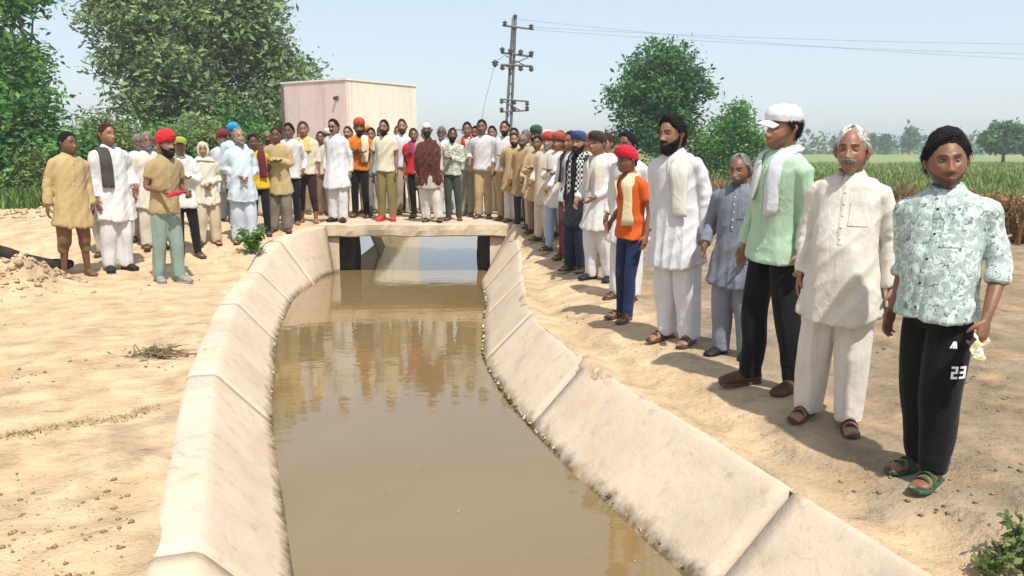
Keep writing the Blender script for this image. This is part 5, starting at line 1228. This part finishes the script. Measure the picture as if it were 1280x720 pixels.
    P(402, 164, 0, T(C(190, 176, 160)), ('pants', C(120, 96, 76)), 'boy glimpsed between a cream shirt and a long white kurta', Y=15.0, skin=0)
    P(422, 149, -3, K(C(228, 228, 228)), ('shalwar', C(214, 212, 210)), 'man in sunglasses and long pure white kurta on the slab bridge', yf=277, glasses=True, hem=.56, wide=1.05, arms=('hang2', 'hang2'), shoe_name='black', shoe=(.012, .012, .012), shoes='shoe', skin=2, beard=('moustache', 'black'), detail=True)
    P(447, 148, 0, T(C(226, 124, 36)), ('pants', BLK), 'man in rust turban and orange shirt with black trousers', Y=14.3, head=('turban', C(176, 74, 44)), beard=('full', 'black'), sash=C(232, 216, 180), sash_side=1, skin=0)
    P(467, 160, -4, T(C(120, 164, 164)), ('pants', C(140, 128, 122)), 'youth in teal shirt beside a man wearing red shoes', Y=14.4, skin=1)
    P(485, 150, -2, T(C(216, 208, 182)), ('slack', C(120, 108, 64)), 'bearded man in cream T-shirt, olive trousers and red shoes', yf=275, beard=('full', 'black'), shoes='shoe', shoe_name='red', shoe=(.55, .03, .05), arms=('hang', 'hang2'), skin=1)
    P(505, 149, -2, T(W, 'long'), ('pants', C(160, 140, 122)), 'man in white shirt behind the cream T-shirt man', Y=15.0, hair='brown', beard=('full', 'brown'), skin=2)
    P(521, 160, -8, T(C(216, 44, 44)), ('pants', BLK), 'person in red shirt with a purple scarf', Y=14.2, scarf=C(92, 62, 110), scarf_len=.16, skin=0, arms=('bent', 'hang'))
    P(541, 153, -2, K(C(170, 160, 150)), ('shalwar', C(204, 198, 192)), 'man in white cap with a brown blanket wrapped round his body', yf=277, head=('skullcap', W), shawl=brn, shawl_hem=.66, mask=C(38, 34, 36), arms=('hang', 'hang'), shoe_name='black', shoe=(.012, .012, .012), skin=3)
    P(567, 160, -4, T(camo, 'long'), ('pants', C(62, 70, 58)), 'man in grey-green camouflage shirt near the end of the bridge', yf=275, skin=3, arms=('fold', 'hang'), beard=('full', 'black'))
    P(582, 153, -8, T(camo, 'long'), ('slack', C(150, 146, 122)), 'man in camouflage shirt with a red neck scarf', Y=14.4, scarf=C(214, 44, 62), scarf_len=.12, skin=1)
    P(604, 150, -6, T(C(218, 212, 212), 'rolled'), ('slack', C(172, 148, 108)), 'stout man in white shirt beside a red-scarfed camouflage man', Y=14.1, build=1.08, skin=0, arms=('bent', 'bent'), stubble=True)
    P(632, 151, -8, T(C(220, 214, 214), 'rolled'), ('slack', C(168, 140, 96)), 'bearded man in white shirt beside a green-turbaned man', Y=13.7, build=1.05, beard=('full', 'black'), skin=1, arms=('fold', 'hang'))
    # ---- second and third rows
    ex = [(169, 168, 11.6, 30, K(C(206, 204, 200)), 'hair', 'grey-shirted', 0), (226, 176, 12.4, 25, T(C(196, 190, 176)), 'hair', 0, 0), (250, 178, 13.0, 22, K(C(176, 168, 150)), 'wrap', C(150, 140, 120), 0), (318, 166, 14.4, 15, K(C(70, 62, 60)), 'hair', 0, 0), (339, 164, 14.6, 12, T(C(146, 58, 52)), 'hair', 0, 0), (374, 160, 15.0, 8, T(C(112, 124, 140)), 'hair', 0, 0), (411, 160, 15.2, 4, K(C(206, 198, 184)), 'wrap', C(214, 206, 190), 0), (436, 158, 15.1, 2, T(C(170, 84, 52)), 'hair', 0, 0), (457, 156, 15.3, 0, T(C(206, 190, 150)), 'wrap', C(206, 140, 60), 0), (476, 158, 15.3, -2, T(C(90, 112, 128)), 'hair', 0, 0), (496, 157, 15.4, -4, T(C(120, 110, 100)), 'hair', 0, 0), (531, 160, 15.3, -6, T(C(190, 50, 56)), 'hair', 0, 0), (554, 158, 15.2, -6, T(C(206, 204, 206)), 'hair', 0, 0), (592, 158, 15.0, -8, T(C(110, 120, 96)), 'hair', 0, 0), (618, 158, 15.0, -10, T(C(176, 160, 140)), 'hair', 0, 0), (640, 166, 13.3, -14, K(C(172, 146, 104)), 'hair', 0, 0), (653, 168, 12.9, -22, K(C(160, 132, 94)), 'hair', 0, 0), (671, 170, 12.0, -32, K(C(184, 158, 120)), 'hair', 0, 0), (646, 160, 14.6, -20, K(C(200, 192, 182)), 'hair', 0, 0), (674, 163, 13.2, -36, K(C(150, 120, 96)), 'hair', 0, 0), (688, 162, 12.2, -38, K(C(206, 196, 186)), 'wrap', C(214, 196, 176), 0), (703, 163, 11.6, -40, K(C(180, 80, 66)), 'hair', 0, 0), (733, 165, 10.9, -38, K(C(196, 178, 150)), 'wrap', C(206, 120, 60), 0), (762, 166, 9.9, -38, K(C(222, 218, 212)), 'hair', 0, 0)]
    lab = ['man in pale grey kurta wedged behind the speckled-cloth man', 'man in stone shirt peering past a red turban', 'man in a drab head cloth beside the cream-shawled person', 'man in dark kurta behind the yellow-shirted person', 'youth in brick red shirt behind a khaki kurta', 'youth in slate blue shirt behind a yellow-scarfed man', 'man in pale head cloth behind a sunglasses wearer', 'youth in rust shirt tucked behind a rust turban', 'man in ochre head cloth behind the teal-shirted youth', 'youth in steel blue shirt behind the red-shoed man', 'youth in grey-brown shirt behind the red-shoed man', 'youth in crimson shirt behind the brown-blanketed man', 'youth in pale shirt between brown blanket and camouflage shirt', 'youth in moss green shirt behind the red-scarfed camouflage man', 'man in beige shirt between two white-shirted men', 'man in plain tan kurta at the end of the slab bridge', 'man in brown-beige kurta beside the bridge end', 'bare-headed man in sand kurta beside the green head cloth', 'man in pale grey kurta behind the green head cloth', 'man in brown kurta behind a red-and-white head cloth', 'man in cream head cloth in the packed bank row', 'man in brick red kurta in the packed bank row', 'man in orange head cloth behind the white-scarfed man', 'man in off-white kurta behind the red head-clothed boy']
    for (px, yt, Y_, rz, top, hk, hc, _), l in zip(ex, lab):
        i = len(A); kw = dict(head=('turban', hc, 'wrap')) if hk == 'wrap' else dict(hair=('black', 'black', 'brown', 'grey')[i % 4])
        if i % 3 == 0: kw['beard'] = ('full', ('black', 'grey')[i % 2])
        elif i % 3 == 1: kw['beard'] = ('moustache', 'black')
        P(px, yt, rz, top, (('shalwar', C(196, 188, 176)), ('pants', C(58, 56, 60)), ('slack', C(140, 124, 100)))[i % 3], l, Y=Y_, skin=i % 4, **kw)
    # ---- bank along the hedge
    P(657, 162, -30, K(C(206, 196, 178)), ('shalwar', C(196, 178, 150)), 'man glimpsed between a white shirt and a green head cloth', Y=13.8, skin=0, hair='grey')
    P(668, 156, -40, K(C(196, 178, 148)), ('shalwar', C(190, 170, 138)), 'man in dark green head cloth and beige kurta', Y=12.5, head=('turban', C(42, 84, 62), 'wrap'), beard=('full', 'black'), skin=0)
    P(682, 164, -42, K(C(208, 190, 168)), ('shalwar', C(204, 186, 162)), 'man in a red-and-white head cloth and beige kurta', Y=11.5, head=('turban', C(176, 60, 60), 'wrap'), beard=('full', 'grey'), skin=1)
    P(697, 164, -42, K(C(226, 220, 210)), ('pants', C(150, 172, 196)), 'man in white kurta over pale blue jeans', Y=10.9, head=('turban', C(150, 72, 54), 'wrap'), hem=.66, skin=0)
    P(712, 164, -40, T(W, 'long'), ('slack', C(96, 42, 48)), 'man in white shirt, black scarf and maroon trousers', Y=10.4, scarf=C(30, 28, 32), hair='brown', hem=.78, skin=1)
    P(723, 162, -38, K(C(34, 36, 44)), ('shalwar', C(32, 38, 60)), 'man in long black kurta and blue-banded turban', yf=338, head=('turban', C(52, 70, 112), 'patka'), shawl=None, scarf=chk, scarf_len=.5, beard=('full', 'black'), hem=.55, skin=1)
    P(746, 162, -40, K(C(224, 222, 218)), ('shalwar', C(214, 211, 209)), 'man in white kurta with a white scarf wound round his neck', yf=351, head=('turban', C(60, 48, 44), 'patka'), scarf=C(236, 226, 206), arms=('clasp', 'bent'), hem=.60, skin=1, shoe_name='black', shoe=(.012, .012, .012), shoes='shoe')
    P(787, 166, -40, K(W), ('shalwar', W), 'man in white kurta standing behind the orange-shirted boy', Y=7.9, skin=3, hair='black', build=1.05)
    P(778, 180, -56, T(C(240, 108, 42)), ('jeans', C(34, 44, 76)), 'boy in orange T-shirt and dark jeans with a red head cloth', yf=399, near=True, placket=False, head=('turban', C(214, 40, 60), 'patka'), scarf=C(226, 214, 176), scarf_len=.42, scarf_asym=.4, skin=0, arms=('hang', 'bent'), hem=.83, shoe_name='brown')
    P(843, 146, -42, K(C(224, 223, 226)), ('shalwar', C(214, 213, 217)), 'tall bearded man in white kurta with a folded cloth on his chest', yf=427, near=True, beard=('full', 'black'), sash=C(228, 224, 212), sash_side=1, skin=1, arms=('hang', 'hang'), turn=-12, shoe_name='brown', hairthick=.024, hem=.60, build=1.04, fold=1.1)
    P(914, 192, -36, K(C(112, 116, 128)), ('shalwar', C(124, 128, 138)), 'short grey-haired old man in slate grey kurta and trousers', yf=446, near=True, hair='grey', beard=('moustache', 'grey'), recede=.03, skin=0, arms=('bent', 'bent'), hem=.62, shoe_name='black', shoe=(.012, .012, .012), shoes='shoe', fold=1.2, pockets=(1,), stubble=True)
    P(962, 130, -72, T(C(166, 194, 166), 'long'), ('slack', C(20, 20, 23)), 'man in white peaked cap and pale green shirt with a white towel', yf=484, near=True, head=('cap', C(232, 232, 234), C(222, 222, 224)), scarf=C(222, 224, 230), scarf_len=.30, scarf_asym=.75, skin=2, arms=('hang', 'hang'), hem=.80, pockets=(1, -1), turn=-4, fwd=(-.06, .08), stubble=True, shoes='shoe', shoe_name='brown', build=1.05)
    P(1033, 159, -27, K(C(224, 218, 206)), ('shalwar', C(220, 213, 202)), 'smiling old man in cream-white kurta and wide trousers', yf=526, near=True, hair='white', recede=.035, beard=('moustache', 'grey'), stubble_k=.15, skin=1, arms=('hang2', 'hang'), belly=.07, hem=.64, pockets=(1,), turn=2, stance=.02, fwd=(.05, -.03), stubble=True, wide=1.04, shoe_name='brown', cuff=.05)
    P(1152, 167, -64, T(mint, 'rolled'), ('track', C(17, 18, 22)), 'stocky young man in mint print shirt and black track trousers', yf=596, near=True, skin=0, fat=.8, build=1.10, belly=.05, arms=('carry', 'hang'), hairthick=.030, stubble=True, pockets=(1,), dark_buttons=True, stubble_k=.75, hem=.84, turn=22, twist=8, stance=-.03, leg_print=True, shoe_name='green', shoe=(.02, .07, .035), fwd=(.04, -.06), cuff=.06)
    out = []
    for S in A:
        root, hold = person(S); out.append((S, root, hold))
    flush()
    for S, root, hold in out:
        f = posture(S)
        for o in root.children_recursive:
            if o.type == 'MESH': o.data.vertices.foreach_set('co', f(coords(o.data)).astype(np.float32).ravel()); o.data.update()
        for k in hold: hold[k] = (f(hold[k][0]), hold[k][1], hold[k][2])
    # things held
    S, root, hold = out[-1]; M = Matrix.Translation(root.location) @ Matrix.Rotation(root.rotation_euler.z, 4, 'Z') @ Matrix.Diagonal((*root.scale, 1))
    c, d, pn = hold[1]; mb = MB(); r = np.random.default_rng(4); G = []
    dv = Vector(d); s = Vector(pn).cross(dv).normalized(); 
    for i, v in enumerate(np.linspace(-.02, .09, 9)):
        G.append([])
        for u in np.linspace(-.04, .04, 8):
            pt_ = Vector(c) - Vector(pn) * .012 + dv * v + s * u + Vector(pn) * (.012 * math.sin(u * 70 + i) + .006 * r.normal()); G[-1].append(np.array(M @ pt_))
    G = np.array(G); mb.grid(G); mb.grid(G - np.array([.0, .004, 0]), flip=True)
    tag(mb.build('paper_packet', m_cloth(lin(236, 232, 190), 'camo', lin(240, 240, 236), lin(196, 190, 60))), 'crumpled white and yellow packet in the hand of the track-trousered man', 'packet')
    S, root, hold = [q for q in out if 'red bundle' in q[0]['label']][0]; M = Matrix.Translation(root.location) @ Matrix.Rotation(root.rotation_euler.z, 4, 'Z') @ Matrix.Diagonal((*root.scale, 1))
    c = (hold[1][0] + hold[-1][0]) / 2; mb = MB(); q, w = cr([c + np.array([-.12, -.02, -.03]), c + np.array([-.05, -.03, .0]), c + np.array([.05, -.03, .01]), c + np.array([.13, -.02, .02])], [(.010, .010), (.026, .03), (.03, .026), (.008, .010)], 5); mb.tube(q, w, 12, ref=(0, 0, 1))
    V = np.array(mb.v); V = V + (pnoise(V * 30) * .012)[:, None]; mb.v = [tuple(M @ Vector(v)) for v in V]
    tag(mb.build('cloth_bundle', m_cloth(lin(176, 48, 62))), 'red cloth bundle gripped by the red-turbaned man', 'cloth')
build_people()
build_debris()
mw1 = m_leaf('weed_leaf', (0.085, 0.20, 0.03), .45, .3); mw2 = m_leaf('weed_leaf_pale', (0.16, 0.22, 0.075), .5, .3)
plant(316, 316, 0.38, 16, 'bright green weed growing at the crest of the concrete lining', mw1, 51, .07)
plant(1282, 712, 0.19, 16, 'leafy pale green weed sprouting at the track edge', mw2, 52, .04)
plant(1236, 722, 0.14, 9, 'tiny green seedling weed beside a leafy pale weed', mw2, 53, .035)

def build_haze():
    mb = MB(); mb.box(-680, 680, -90, 660, -2.2, 12.5)
    m = bpy.data.materials.new('haze_air'); m.use_nodes = True; nt = m.node_tree; nt.nodes.remove(nt.nodes['Principled BSDF'])
    v = nt.nodes.new('ShaderNodeVolumePrincipled'); v.inputs['Color'].default_value = (.93, .96, 1, 1); v.inputs['Density'].default_value = 0.0015; v.inputs['Anisotropy'].default_value = 0.2
    nt.links.new(v.outputs[0], nt.nodes['Material Output'].inputs['Volume'])
    o = mb.build('haze', m, smooth=False); tag(o, 'thin pale heat haze hanging over the fields', 'haze', kind='stuff')
build_haze()
